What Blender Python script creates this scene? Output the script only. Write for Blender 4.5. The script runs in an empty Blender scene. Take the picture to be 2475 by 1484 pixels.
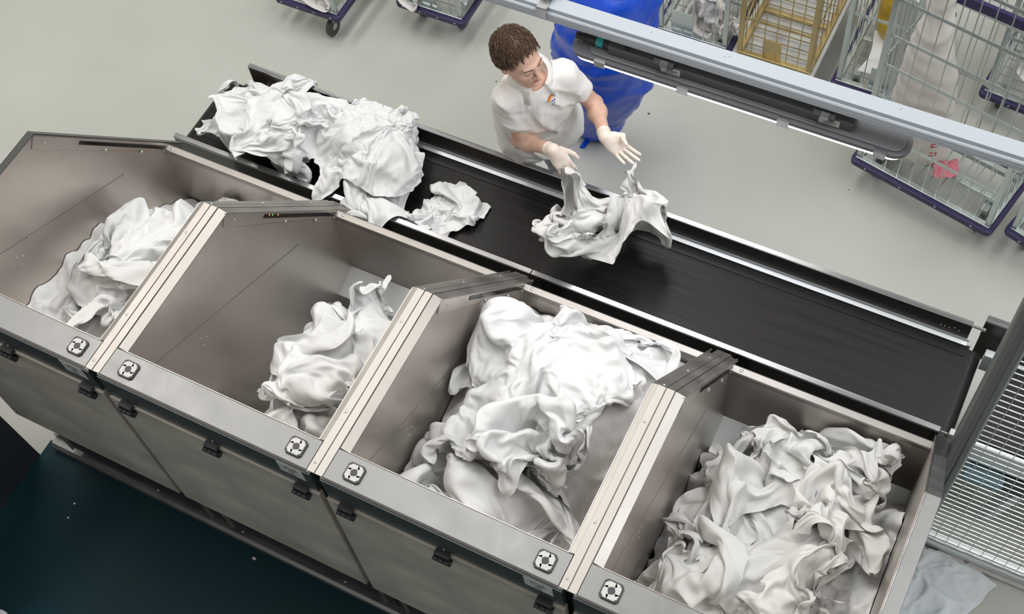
import bpy, bmesh, math, random
import numpy as np
from mathutils import Vector, Matrix, Euler

sc = bpy.context.scene
COL = sc.collection
PI = math.pi

# ------------------------------------------------------------------ camera
CAM_H = 5.472
cam_data = bpy.data.cameras.new('camera'); cam_data.sensor_width = 36.0; cam_data.lens = 44.81
cam_data.clip_end = 100
cam = bpy.data.objects.new('camera', cam_data); COL.objects.link(cam)
RX = Vector((0.88792657, 0.45103495, -0.09029887))       # right of the frame
DN = Vector((0.3519986, -0.79262759, -0.4978338))         # down in the frame
FW = Vector((-0.29611382, 0.41025478, -0.86255877))       # line of sight
m4 = Matrix(((RX.x, -DN.x, -FW.x, 0), (RX.y, -DN.y, -FW.y, 0), (RX.z, -DN.z, -FW.z, CAM_H), (0, 0, 0, 1)))
cam.matrix_world = m4
sc.camera = cam

# ------------------------------------------------------------------ world, lights, exposure
world = bpy.data.worlds.new('hall_ambient'); sc.world = world; world.use_nodes = True
wn = world.node_tree.nodes; wl = world.node_tree.links
bg = wn['Background']
tc = wn.new('ShaderNodeTexCoord'); sp = wn.new('ShaderNodeSeparateXYZ'); rp = wn.new('ShaderNodeValToRGB')
wl.new(tc.outputs['Generated'], sp.inputs[0]); wl.new(sp.outputs['Z'], rp.inputs[0]); wl.new(rp.outputs[0], bg.inputs[0])
rp.color_ramp.elements[0].position = 0.0; rp.color_ramp.elements[0].color = (0.40, 0.39, 0.365, 1)
rp.color_ramp.elements[1].position = 0.9; rp.color_ramp.elements[1].color = (0.60, 0.60, 0.60, 1)
e = rp.color_ramp.elements.new(0.35); e.color = (0.42, 0.415, 0.40, 1)
bg.inputs['Strength'].default_value = 1.18

def area(name, loc, rot, sx, sy, energy, color):
    l = bpy.data.lights.new(name, 'AREA'); l.shape = 'RECTANGLE'; l.size = sx; l.size_y = sy
    l.energy = energy; l.color = color
    o = bpy.data.objects.new(name, l); COL.objects.link(o); o.location = loc; o.rotation_euler = rot
    return o
# rows of hall lighting high above the machines
area('hall_light', (1.6, 3.2, 7.6), (0, 0, 0), 1.6, 5.0, 160, (1.0, 0.985, 0.96))
area('hall_light', (-2.6, 4.6, 7.6), (0, 0, 0), 1.2, 6.0, 195, (1.0, 0.97, 0.93))
area('hall_light', (-6.0, 3.0, 7.6), (0, 0, 0), 1.2, 6.0, 245, (1.0, 0.95, 0.89))
area('hall_light', (4.5, 5.0, 7.6), (0, 0, 0), 1.2, 6.0, 245, (0.93, 0.97, 1.0))

vs = sc.view_settings
vs.view_transform = 'Standard'; vs.look = 'None'; vs.exposure = 0.16; vs.gamma = 1.0; vs.use_curve_mapping = False

# ------------------------------------------------------------------ materials
def mat(name, color, rough=0.5, metal=0.0, noise=None, bump=None, coat=0.0, spec=None, emit=None, alpha=None, trans=0.0):
    """noise=(scale(x,y,z), amount, rough_amount); bump=(scale(x,y,z), strength, distance)"""
    m = bpy.data.materials.new(name); m.use_nodes = True
    nt = m.node_tree; b = nt.nodes['Principled BSDF']
    b.inputs['Base Color'].default_value = (*color, 1); b.inputs['Roughness'].default_value = rough
    b.inputs['Metallic'].default_value = metal
    if coat: b.inputs['Coat Weight'].default_value = coat
    if spec is not None: b.inputs['Specular IOR Level'].default_value = spec
    if emit: b.inputs['Emission Color'].default_value = (*emit[0], 1); b.inputs['Emission Strength'].default_value = emit[1]
    if trans: b.inputs['Transmission Weight'].default_value = trans
    if noise or bump:
        tcn = nt.nodes.new('ShaderNodeTexCoord')
    if noise:
        mp = nt.nodes.new('ShaderNodeMapping'); mp.inputs['Scale'].default_value = noise[0]
        nz = nt.nodes.new('ShaderNodeTexNoise'); nz.inputs['Scale'].default_value = 1.0; nz.inputs['Detail'].default_value = 5
        nt.links.new(tcn.outputs['Object'], mp.inputs[0]); nt.links.new(mp.outputs[0], nz.inputs[0])
        mx = nt.nodes.new('ShaderNodeMixRGB'); mr = nt.nodes.new('ShaderNodeMapRange')
        mr.inputs[1].default_value = 0.3; mr.inputs[2].default_value = 0.7
        nt.links.new(nz.outputs[0], mr.inputs[0]); nt.links.new(mr.outputs[0], mx.inputs[0])
        k = noise[1]
        mx.inputs[1].default_value = (*[c * (1 - k) for c in color], 1); mx.inputs[2].default_value = (*[min(1, c * (1 + k)) for c in color], 1)
        nt.links.new(mx.outputs[0], b.inputs['Base Color'])
        if noise[2]:
            r2 = nt.nodes.new('ShaderNodeMapRange'); r2.inputs[1].default_value = 0.3; r2.inputs[2].default_value = 0.7
            r2.inputs[3].default_value = max(0.02, rough - noise[2]); r2.inputs[4].default_value = min(1, rough + noise[2])
            nt.links.new(nz.outputs[0], r2.inputs[0]); nt.links.new(r2.outputs[0], b.inputs['Roughness'])
    if bump:
        mp2 = nt.nodes.new('ShaderNodeMapping'); mp2.inputs['Scale'].default_value = bump[0]
        n2 = nt.nodes.new('ShaderNodeTexNoise'); n2.inputs['Scale'].default_value = 1.0; n2.inputs['Detail'].default_value = 3
        nt.links.new(tcn.outputs['Object'], mp2.inputs[0]); nt.links.new(mp2.outputs[0], n2.inputs[0])
        bp = nt.nodes.new('ShaderNodeBump'); bp.inputs['Strength'].default_value = bump[1]; bp.inputs['Distance'].default_value = bump[2]
        nt.links.new(n2.outputs[0], bp.inputs['Height']); nt.links.new(bp.outputs[0], b.inputs['Normal'])
    return m

M = {}
M['steel'] = mat('brushed_stainless_steel', (0.54, 0.49, 0.45), 0.34, 0.75, ((2, 2, 2), 0.08, 0.06), ((3.5, 3.5, 3.5), 0.35, 0.02))
M['steel_cap'] = mat('bright_stainless_cover_strip', (0.38, 0.36, 0.34), 0.42, 0.85, ((4, 4, 4), 0.14, 0.08), ((3, 3, 3), 0.2, 0.01))
M['steel_ledge'] = mat('worn_satin_ledge_steel', (0.225, 0.228, 0.228), 0.42, 0.75, ((9, 9, 9), 0.12, 0.08))
M['steel_door'] = mat('stained_steel_door', (0.60, 0.565, 0.50), 0.48, 0.45, ((2.5, 1, 4), 0.16, 0.07))
M['groove'] = mat('dark_groove_steel', (0.16, 0.15, 0.145), 0.4, 0.8)  # darker steel for the joints between cover strips
M['fascia'] = mat('dark_grey_painted_fascia', (0.045, 0.055, 0.058), 0.38, 0.0)
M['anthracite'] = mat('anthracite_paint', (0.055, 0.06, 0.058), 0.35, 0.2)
M['black_gloss'] = mat('black_glossy_panel', (0.012, 0.011, 0.011), 0.12, 0.0)
M['black_plastic'] = mat('black_plastic', (0.022, 0.023, 0.027), 0.4)
M['dark_plastic'] = mat('dark_grey_plastic', (0.05, 0.05, 0.055), 0.5)
M['filter'] = mat('light_filter_mesh', (0.62, 0.62, 0.60), 0.8, 0.0, ((400, 400, 400), 0.2, 0))
M['belt'] = mat('black_rubber_belt', (0.011, 0.0095, 0.009), 0.40, 0.0, ((1.2, 60, 1), 0.25, 0.08), ((40, 300, 40), 0.15, 0.001), spec=0.3)
M['belt_dark'] = mat('belt_edge_rubber', (0.012, 0.011, 0.012), 0.3)
M['chrome'] = mat('polished_rail_steel', (0.50, 0.505, 0.52), 0.24, 1.0, ((1.5, 20, 20), 0.15, 0.06))
M['alu_white'] = mat('anodised_aluminium', (0.66, 0.70, 0.72), 0.42, 0.6)
M['guard'] = mat('dark_reflective_guard_panel', (0.055, 0.047, 0.042), 0.28, 0.4)
M['label'] = mat('pale_label_sticker', (0.46, 0.50, 0.48), 0.5)
M['ink'] = mat('printed_black_ink', (0.03, 0.03, 0.03), 0.6)
M['beam'] = mat('pale_blue_grey_painted_metal', (0.43, 0.475, 0.53), 0.42)
M['screw'] = mat('screw_steel', (0.7, 0.69, 0.66), 0.25, 1.0)
M['zinc'] = mat('zinc_plated_steel', (0.56, 0.62, 0.61), 0.33, 0.85, ((6, 6, 6), 0.12, 0.1))
M['wire'] = mat('zinc_wire', (0.55, 0.60, 0.59), 0.3, 0.9)
M['gold'] = mat('yellow_passivated_steel', (0.50, 0.40, 0.20), 0.35, 0.85, ((9, 9, 3), 0.2, 0.08))
M['navy'] = mat('dark_navy_plastic_bumper', (0.028, 0.020, 0.085), 0.4)
M['tyre'] = mat('grey_rubber_tyre', (0.06, 0.06, 0.06), 0.6)
M['post'] = mat('grey_painted_post', (0.15, 0.165, 0.16), 0.38, 0.1)
M['teal'] = mat('teal_band', (0.02, 0.36, 0.38), 0.4)
M['white_tray'] = mat('dirty_white_tray', (0.45, 0.46, 0.45), 0.5, 0, ((8, 8, 8), .2, 0))
M['dark_cabinet'] = mat('dark_blue_grey_cabinet', (0.045, 0.055, 0.065), 0.35, 0.3)

# ------------------------------------------------------------------ mesh helpers
class MB:
    def __init__(s): s.v = []; s.f = []; s.mi = []; s.cur = 0
    def add(s, vs_, fs):
        o = len(s.v); s.v += [tuple(v) for v in vs_]; s.f += [tuple(i + o for i in f) for f in fs]; s.mi += [s.cur] * len(fs)
        return s
    def box(s, x0, x1, y0, y1, z0, z1):
        v = [(x0, y0, z0), (x1, y0, z0), (x1, y1, z0), (x0, y1, z0), (x0, y0, z1), (x1, y0, z1), (x1, y1, z1), (x0, y1, z1)]
        return s.add(v, [(0, 3, 2, 1), (4, 5, 6, 7), (0, 1, 5, 4), (1, 2, 6, 5), (2, 3, 7, 6), (3, 0, 4, 7)])
    def prism(s, prof, axis, a0, a1):
        """closed 2D profile swept along an axis; prof in the other two axes (cyclic order)"""
        n = len(prof)
        def mk(p, a):
            return (a, p[0], p[1]) if axis == 'x' else ((p[0], a, p[1]) if axis == 'y' else (p[0], p[1], a))
        v = [mk(p, a0) for p in prof] + [mk(p, a1) for p in prof]
        f = [(i, (i + 1) % n, n + (i + 1) % n, n + i) for i in range(n)] + [tuple(range(n))[::-1], tuple(range(n, 2 * n))]
        return s.add(v, f)
    def tube(s, pts, r, seg=8, closed=False, rs=None, caps=True):
        pts = [Vector(p) for p in pts]; n = len(pts); rings = []
        up = None
        for i in range(n):
            if closed: t = (pts[(i + 1) % n] - pts[i - 1])
            else: t = pts[min(i + 1, n - 1)] - pts[max(i - 1, 0)]
            t.normalize()
            if up is None:
                up = Vector((0, 0, 1)) if abs(t.z) < 0.9 else Vector((1, 0, 0))
            a = t.cross(up)
            if a.length < 1e-5: a = t.orthogonal()
            a.normalize(); b = a.cross(t).normalized(); up = b
            rr = rs[i] if rs else r
            rings.append([pts[i] + a * math.cos(2 * PI * k / seg) * rr + b * math.sin(2 * PI * k / seg) * rr for k in range(seg)])
        v = [p for rg in rings for p in rg]; f = []
        m_ = n if closed else n - 1
        for i in range(m_):
            j = (i + 1) % n
            for k in range(seg):
                f.append((i * seg + k, j * seg + k, j * seg + (k + 1) % seg, i * seg + (k + 1) % seg))
        if not closed and caps:
            f.append(tuple(range(seg))); f.append(tuple((n - 1) * seg + k for k in range(seg))[::-1])
        return s.add(v, f)
    def bar(s, p0, p1, w, h, up=(0, 0, 1)):
        """rectangular bar between two points"""
        p0 = Vector(p0); p1 = Vector(p1); t = (p1 - p0).normalized(); up = Vector(up)
        a = t.cross(up).normalized(); b = a.cross(t).normalized()
        c = [(-w / 2, -h / 2), (w / 2, -h / 2), (w / 2, h / 2), (-w / 2, h / 2)]
        v = [p + a * x + b * y for p in (p0, p1) for x, y in c]
        return s.add(v, [(3, 2, 1, 0), (4, 5, 6, 7), (0, 1, 5, 4), (1, 2, 6, 5), (2, 3, 7, 6), (3, 0, 4, 7)])
    def cyl(s, c, r, h, axis='z', seg=20, r2=None):
        c = Vector(c); r2 = r if r2 is None else r2
        ax = {'x': (Vector((0, 1, 0)), Vector((0, 0, 1)), Vector((1, 0, 0))), 'y': (Vector((0, 0, 1)), Vector((1, 0, 0)), Vector((0, 1, 0))), 'z': (Vector((1, 0, 0)), Vector((0, 1, 0)), Vector((0, 0, 1)))}[axis]
        v = []
        for q, rr in ((-h / 2, r), (h / 2, r2)):
            for k in range(seg):
                a = 2 * PI * k / seg
                v.append(c + ax[0] * math.cos(a) * rr + ax[1] * math.sin(a) * rr + ax[2] * q)
        f = [(k, (k + 1) % seg, seg + (k + 1) % seg, seg + k) for k in range(seg)] + [tuple(range(seg))[::-1], tuple(range(seg, 2 * seg))]
        return s.add(v, f)
    def dome(s, c, n, r, h=0.4):
        """a low screw head on a surface with normal n"""
        n = Vector(n).normalized(); a = n.orthogonal().normalized(); b = n.cross(a); c = Vector(c); v = []; seg = 8
        for rr, hh in ((1, 0), (0.85, h * .6), (0.45, h)):
            for k in range(seg):
                t = 2 * PI * k / seg; v.append(c + (a * math.cos(t) + b * math.sin(t)) * r * rr + n * r * hh)
        v.append(c + n * r * h * 1.05)
        f = []
        for i in range(2):
            for k in range(seg): f.append((i * seg + k, i * seg + (k + 1) % seg, (i + 1) * seg + (k + 1) % seg, (i + 1) * seg + k))
        for k in range(seg): f.append((2 * seg + k, 2 * seg + (k + 1) % seg, 3 * seg))
        return s.add(v, f)
    def build(s, name, mats, parent=None, bevel=0.0, smooth=False, local=True):
        me = bpy.data.meshes.new(name)
        off = Vector((0, 0, 0))
        if parent is not None and not local: off = root_loc(parent)
        me.from_pydata([tuple(Vector(p) - off) for p in s.v], [], s.f)
        for mm in (mats if isinstance(mats, (list, tuple)) else [mats]): me.materials.append(mm)
        me.polygons.foreach_set('material_index', s.mi)
        me.update()
        o = bpy.data.objects.new(name, me); COL.objects.link(o)
        if parent is not None: o.parent = parent
        bm = bmesh.new(); bm.from_mesh(me); bmesh.ops.recalc_face_normals(bm, faces=bm.faces)
        bm.to_mesh(me); bm.free()
        if smooth:
            me.polygons.foreach_set('use_smooth', [True] * len(me.polygons))
            try: me.set_sharp_from_angle(angle=math.radians(38))
            except Exception: pass
        if bevel:
            b = o.modifiers.new('bevel', 'BEVEL'); b.width = bevel; b.segments = 2; b.limit_method = 'ANGLE'
        return o

def root_loc(o):
    v = Vector((0, 0, 0))
    while o is not None: v = v + o.location; o = o.parent
    return v

def tag(o, label=None, cat=None, group=None, kind=None):
    if label: o['label'] = label
    if cat: o['category'] = cat
    if group: o['group'] = group
    if kind: o['kind'] = kind
    return o

def empty(name, loc=(0, 0, 0), rz=0.0):
    o = bpy.data.objects.new(name, None); COL.objects.link(o); o.location = loc; o.rotation_euler = (0, 0, rz)
    o.empty_display_size = 0.1
    return o

def copy_tree(o, parent=None):
    c = o.copy(); COL.objects.link(c)
    c.parent = parent
    for ch in list(o.children): copy_tree(ch, c)
    return c

# ------------------------------------------------------------------ floor
def floor_material():
    m = bpy.data.materials.new('grey_green_epoxy_floor'); m.use_nodes = True; nt = m.node_tree; b = nt.nodes['Principled BSDF']
    N = nt.nodes.new; L = nt.links.new
    tcn = N('ShaderNodeTexCoord')
    n1 = N('ShaderNodeTexNoise'); n1.inputs['Scale'].default_value = 0.8; n1.inputs['Detail'].default_value = 6
    L(tcn.outputs['Object'], n1.inputs[0])
    r1 = N('ShaderNodeValToRGB'); L(n1.outputs[0], r1.inputs[0])
    r1.color_ramp.elements[0].position = .35; r1.color_ramp.elements[0].color = (0.43, 0.44, 0.405, 1)
    r1.color_ramp.elements[1].position = .65; r1.color_ramp.elements[1].color = (0.475, 0.485, 0.45, 1)
    # small dark specks of lint and scuffs
    v = N('ShaderNodeTexVoronoi'); v.inputs['Scale'].default_value = 3.2; L(tcn.outputs['Object'], v.inputs[0])
    lt = N('ShaderNodeMath'); lt.operation = 'LESS_THAN'; lt.inputs[1].default_value = 0.022; L(v.outputs['Distance'], lt.inputs[0])
    mx = N('ShaderNodeMixRGB'); mx.inputs[2].default_value = (0.10, 0.075, 0.05, 1); L(lt.outputs[0], mx.inputs[0]); L(r1.outputs[0], mx.inputs[1])
    n3 = N('ShaderNodeTexNoise'); n3.inputs['Scale'].default_value = 2.0; n3.inputs['Detail'].default_value = 2; n3.inputs['Distortion'].default_value = 1.5
    L(tcn.outputs['Object'], n3.inputs[0])
    ab = N('ShaderNodeMath'); ab.operation = 'SUBTRACT'; ab.inputs[1].default_value = .5; L(n3.outputs[0], ab.inputs[0])
    a2 = N('ShaderNodeMath'); a2.operation = 'ABSOLUTE'; L(ab.outputs[0], a2.inputs[0])
    l2 = N('ShaderNodeMath'); l2.operation = 'LESS_THAN'; l2.inputs[1].default_value = 0.0012; L(a2.outputs[0], l2.inputs[0])
    m2 = N('ShaderNodeMath'); m2.operation = 'MULTIPLY'; m2.inputs[1].default_value = 0.06; L(l2.outputs[0], m2.inputs[0])
    mx2 = N('ShaderNodeMixRGB'); mx2.inputs[2].default_value = (0.16, 0.16, 0.15, 1); L(m2.outputs[0], mx2.inputs[0]); L(mx.outputs[0], mx2.inputs[1])
    L(mx2.outputs[0], b.inputs['Base Color'])
    b.inputs['Roughness'].default_value = 0.42
    return m
f = MB().box(-14, 9, -8, 14, -0.1, 0.0).build('floor', floor_material()); tag(f, kind='structure')
ce = MB().box(-14, 9, -8, 14, 8.6, 8.7).build('ceiling', mat('pale_ceiling_panels', (0.5, 0.5, 0.49), 0.8)); tag(ce, kind='structure')
mt = mat('dark_teal_floor_paint', (0.004, 0.030, 0.042), 0.6, 0, ((2, 2, 2), 0.2, 0.06), spec=0.2)
f2 = MB().box(-3.6, 1.2, -8, 1.02, 0.0, 0.004).build('floor_mat', mt)
tag(f2, 'dark teal floor mat along the front of the steel laundry bins', 'mat')

# ------------------------------------------------------------------ sorting bins
TOP = 1.672; PITCH = 0.918
def side_wall(x0, x1):
    prof = [(1.0, 0.12), (1.0, TOP - .012), (1.742, TOP - .012), (2.345, 0.870), (2.245, 0.86), (2.245, 0.12)]
    return MB().prism(prof, 'x', x0, x1)

def strip(x0, x1, dz=0.0, t=0.006, y0=0.985, y1=2.352, dz2=None):
    """cover strip along the level top then down the rear slope"""
    z = TOP + dz; zz = z if dz2 is None else TOP + dz2
    sl = (0.863 - TOP) / (2.356 - 1.742)
    yk = 1.742; ze = (y1 - yk) * sl
    pa = [(y0, z), (yk, z), (y1, z + ze), (y1, z + ze - t), (yk, z - t), (y0, z - t)]
    pb = [(y0, zz), (yk, zz), (y1, zz + ze), (y1, zz + ze - t), (yk, zz - t), (y0, zz - t)]
    m = MB(); n = len(pa)
    v = [(x0, *p) for p in pa] + [(x1, *p) for p in pb]
    m.add(v, [(i, (i + 1) % n, n + (i + 1) % n, n + i) for i in range(n)] + [(0, 1, 4, 5), (1, 2, 3, 4), (n, n + 5, n + 4, n + 1), (n + 1, n + 4, n + 3, n + 2)])
    return m

def vent_grille(root, x, y):
    g = MB(); h = 0.032; c = 0.0085; z = TOP + 0.0005
    prof = [(x - h + c, y - h), (x + h - c, y - h), (x + h, y - h + c), (x + h, y + h - c), (x + h - c, y + h), (x - h + c, y + h), (x - h, y + h - c), (x - h, y - h + c)]
    g.prism(prof, 'z', z, z + 0.008)
    o = g.build('vent_grille', M['dark_plastic'], root, bevel=0.0015)
    # four pale filter windows round a central disc, in a pinwheel
    w = MB(); zt = z + 0.0083
    for k in range(4):
        a = k * PI / 2
        q = [(-.027, .004), (-.027, .017), (-.017, .027), (.006, .027), (.012, .0165), (-.0165, .0045)]
        P = [(x + px * math.cos(a) - py * math.sin(a), y + px * math.sin(a) + py * math.cos(a)) for px, py in q]
        w.prism(P, 'z', zt - 0.002, zt)
    w.build('filter_window', M['filter'], o)
    d = MB().cyl((x, y, zt), 0.0115, 0.0034, 'z', 24).build('fan_hub', M['dark_plastic'], o)
    return o

def hinge(root, x):
    z = 1.505
    m = MB().box(x - .027, x + .027, .949, .972, z + .002, z + .020)
    for k in range(3): m.cyl((x - .020 + .020 * k, .944, z - .003), .009, .0175, 'x', 12)
    m.prism([(.954, z - .004), (.942, z - .012), (.942, z - .030), (.954, z - .035), (.966, z - .025)], 'x', x - .018, x + .032)
    return m.build('hinge', M['black_plastic'], root, bevel=0.001)

def text_part(name, body, size, loc, rot, mat_, parent, align='CENTER', extrude=0.0002):
    cu = bpy.data.curves.new(name, 'FONT'); cu.body = body; cu.size = size; cu.align_x = align; cu.extrude = extrude
    tmp = bpy.data.objects.new(name + '_tmp', cu); COL.objects.link(tmp)
    bpy.context.view_layer.update()
    me = bpy.data.meshes.new_from_object(tmp.evaluated_get(bpy.context.evaluated_depsgraph_get()))
    bpy.data.objects.remove(tmp); bpy.data.curves.remove(cu)
    me.name = name
    o = bpy.data.objects.new(name, me); COL.objects.link(o); o.parent = parent
    o.location = loc; o.rotation_euler = rot; me.materials.clear(); me.materials.append(mat_)
    return o

def make_bin(cx, label, left='shared', right=None, sticker=True):
    R = empty('laundry_sorting_bin', (cx, 0, 0))
    tag(R, label, 'sorting bin', 'row of stainless steel laundry sorting bins')
    side_wall(-.413, -.409).build('side_wall', M['steel'], R)
    side_wall(.394, .397).build('side_wall', M['steel'], R)
    # folded hem under the rear slope on the left wall, with the dark indicator strip
    if left is not None:
        sl = (0.863 - TOP) / (2.356 - 1.742)
        hem = MB(); y0, y1 = 1.70, 2.25
        z0 = TOP - .045; 
        hem.add([(-.408, 1.735, TOP - .01), (-.408, 2.30, TOP - .01 + (2.30 - 1.742) * sl), (-.408, 2.25, TOP - .085 + (2.25 - 1.742) * sl + .02), (-.408, 1.70, TOP - .085 + .03),
                 (-.404, 1.735, TOP - .01), (-.404, 2.30, TOP - .01 + (2.30 - 1.742) * sl), (-.404, 2.25, TOP - .085 + (2.25 - 1.742) * sl + .02), (-.404, 1.70, TOP - .085 + .03)],
                [(0, 1, 2, 3), (7, 6, 5, 4), (0, 4, 5, 1), (1, 5, 6, 2), (2, 6, 7, 3), (3, 7, 4, 0)])
        hem.build('wall_hem', M['steel'], R)
        ind = MB()
        def hp(y, d): return (y, TOP - .012 - d + (y - 1.742) * sl)
        a, b_, c_, d_ = hp(1.90, .018), hp(2.30, .018), hp(2.29, .045), hp(1.885, .045)
        ind.add([(-.4035, *a), (-.4035, *b_), (-.4035, *c_), (-.4035, *d_), (-.4015, *a), (-.4015, *b_), (-.4015, *c_), (-.4015, *d_)],
                [(0, 1, 2, 3), (7, 6, 5, 4), (0, 4, 5, 1), (1, 5, 6, 2), (2, 6, 7, 3), (3, 7, 4, 0)])
        o = ind.build('indicator_strip', M['black_gloss'], R)
        for y, d, r in ((1.98, .085, .0085), (2.13, .085, .0085), (1.76, .06, .005), (2.235, .07, .005)):
            MB().dome((-.4035, y, TOP - d + (y - 1.742) * sl), (1, 0, 0), r, .8).build('screw', M['screw'], R, smooth=True)
    for y, z in ((1.843, 1.139), (1.472, 1.306), (1.377, 1.285), (1.401, 1.262), (1.374, 1.238), (1.13, 1.50)):
        MB().dome((-.409, y, z), (1, 0, 0), .004, .6).build('screw', M['screw'], R, smooth=True)
    # thin raised seam where the wall sheets meet
    MB().bar((-.409, 1.15, 1.463), (-.409, 2.0, 1.07), .0016, .0035, (1, 0, 0)).build('wall_seam', M['steel_ledge'], R)
    # cover strips of the partition on the left
    if left == 'shared':
        strip(-.519, -.500, -.007, dz2=-.002, y0=1.10, y1=2.28).build('cover_lip', M['steel_cap'], R)
        cs = strip(-.500, -.4715, 0.0).build('cover_strip', M['steel_cap'], R, bevel=0.001)
        strip(-.4715, -.4685, -.004).build('cover_groove', M['groove'], R)
        strip(-.4685, -.440, 0.0).build('cover_strip', M['steel_cap'], R, bevel=0.001)
        strip(-.440, -.436, -.006).build('cover_groove', M['groove'], R)
        strip(-.436, -.403, -.002, dz2=-.014, y0=1.10, y1=2.33).build('cover_lip', M['steel_cap'], R)
        for y in (1.02, 1.22, 1.60, 1.76, 1.98, 2.22):
            z = TOP if y < 1.742 else TOP + (y - 1.742) * (0.863 - TOP) / (2.356 - 1.742)
            n = (0, 0, 1) if y < 1.742 else (0, .8, .6)
            MB().dome((-.486, y, z), n, .0055, .45).build('screw', M['screw'], R, smooth=True)
    elif left == 'end':
        strip(-.432, -.403, 0.0, y0=.985).build('cover_strip', M['anthracite'], R, bevel=0.001)
        strip(-.436, -.432, 0.0, t=.05, y0=.985).build('cover_lip', M['steel_cap'], R)
    # rear wall and its boxed rim
    MB().box(-.409, .394, 2.238, 2.243, 0.50, 0.93).build('rear_wall', M['steel'], R)
    rim = MB().prism([(2.240, .905), (2.236, .957), (2.240, .962), (2.268, .962), (2.273, .957), (2.273, .30), (2.269, .30), (2.269, .95), (2.25, .95), (2.25, .905)], 'x', -.413, .394)
    rim.build('rear_rim', M['steel_cap'], R, bevel=0.0015)
    MB().dome((-.365, 2.255, .962), (0, 0, 1), .008, .4).build('screw', M['screw'], R, smooth=True)
    # pale chute sheet and dark belt at the bottom of the hopper
    MB().prism([(2.237, .545), (2.237, .54), (2.10, .495), (2.10, .28), (2.104, .28), (2.104, .499)], 'x', -.409, .394).build('chute_sheet', M['alu_white'], R)
    MB().box(-.409, .394, 1.10, 2.238, .24, .28).build('hopper_belt', M['belt'], R)
    MB().box(-.409, .394, 1.098, 1.102, .20, TOP - .012).build('front_inner_wall', M['steel'], R)
    # front ledge, fascia, door
    led = MB().prism([(.983, TOP - .012), (.983, TOP - .004), (.987, TOP), (1.094, TOP), (1.098, TOP - .004), (1.098, TOP - .010), (1.094, TOP - .012)], 'x', -.438, .416)
    led.build('front_ledge', M['steel_ledge'], R, bevel=0.001)
    fx0, fx1 = -.448, .432
    MB().box(fx0, fx1, .982, .9865, TOP - .020, TOP - .007).build('ledge_hem', M['steel_cap'], R)
    MB().box(fx0, fx1, .975, .998, 1.515, TOP - .014).build('fascia', M['fascia'], R, bevel=0.001)
    door = MB().prism([(.966, 1.512), (.990, 1.512), (.968, .60), (.944, .60)], 'x', fx0 - .003, fx1 + .006)
    door.build('front_door', M['steel_door'], R, bevel=0.001)
    MB().box(-.455, .455, 1.015, 1.03, .11, 1.60).build('body_panel', M['black_plastic'], R)
    for x in (-.37, 0, .37): hinge(R, x)
    vent_grille(R, -.347, 1.040); vent_grille(R, .347, 1.040)
    for x in (fx0 + .02, fx1 - .02, 0.0):
        MB().dome((x, .9665 if x else .974, 1.50 if x else 1.53), (0, -1, 0), .004, .6).build('screw', M['screw'], R, smooth=True)
    if sticker:
        s = MB().box(.300, .400, .9735, .975, 1.578, 1.655).build('rating_label', M['label'], R)
        for k, (tx, ln) in enumerate((('710X.300', .0), ('BT1.02F1', .0), ('BR2', .0), ('L302', .0))):
            text_part('label_text', tx, .014, (.350, .9733, 1.636 - k * .0165), (PI / 2, 0, 0), M['ink'], s)
    return R

b2 = make_bin(-2.063, 'second stainless steel laundry bin from the left, with a low heap of sheets far down')
b3 = make_bin(-2.063 + PITCH, 'third stainless steel laundry bin, heaped to the brim with white sheets')
b4 = make_bin(-2.063 + 2 * PITCH, 'rightmost stainless steel laundry bin, full of crumpled towels', sticker=False)
b1 = make_bin(-2.063 - PITCH, 'leftmost stainless steel laundry bin cut by the left edge', left='end')
# two tiny status lamps on the indicator strip of the second bin
for y, c in ((1.915, (1, .25, .05)), (1.93, (.1, .9, .1)), (1.955, (1, .4, .05))):
    sl = (0.863 - TOP) / (2.356 - 1.742)
    MB().box(-.4012, -.4006, y, y + .004, TOP - .040 + (y - 1.742) * sl, TOP - .036 + (y - 1.742) * sl).build('status_lamp', mat('status_lamp_glow', c, .4, emit=(c, 3.0)), [c_ for c_ in b2.children if c_.name.startswith('indicator_strip')][0])
# right end of the row: closing panel of the last bin
E_ = MB().prism([(1.0, .12), (1.0, TOP - .004), (1.742, TOP - .004), (2.352, .86), (2.352, .12)], 'x', .402, .405)
E_.build('end_panel', M['steel'], b4)
strip(.400, .448, 0.0, t=.03).build('cover_strip', M['steel_ledge'], b4, bevel=0.002)
strip(.3975, .4000, .0015, t=.02).build('cover_edge', M['chrome'], b4)
MB().prism([(1.74, TOP + .001), (2.352, TOP + .001 + (2.352 - 1.742) * (0.863 - TOP) / .614), (2.352, TOP - .01 + (2.352 - 1.742) * (0.863 - TOP) / .614), (1.74, TOP - .01)], 'x', .400, .449).build('slope_dark_reflection', M['anthracite'], b4)  # dark sheet added over the rear slope, standing in for its dark reflection
MB().box(.405, .45, 1.0, 2.33, .12, .84).build('end_frame', M['anthracite'], b4)
# common plinth of the row
p = MB().prism([(.985, .004), (.985, .050), (1.000, .062), (1.035, .062), (1.035, .10), (1.06, .10), (1.06, .004)], 'x', -3.55, .25)
pl = p.build('bin_row_plinth', M['steel_ledge']); tag(pl, 'long steel base rail at the foot of the bin row', 'base rail')
MB().box(-3.55, .25, 1.062, 1.068, .004, .105).build('kick_panel', M['anthracite'], pl)
for x in (-2.93, -2.45, -1.9, -1.35, -1.2, -.6): MB().dome((x, 1.02, .062), (0, 0, 1), .006, .5).build('screw', M['screw'], pl, smooth=True)

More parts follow.
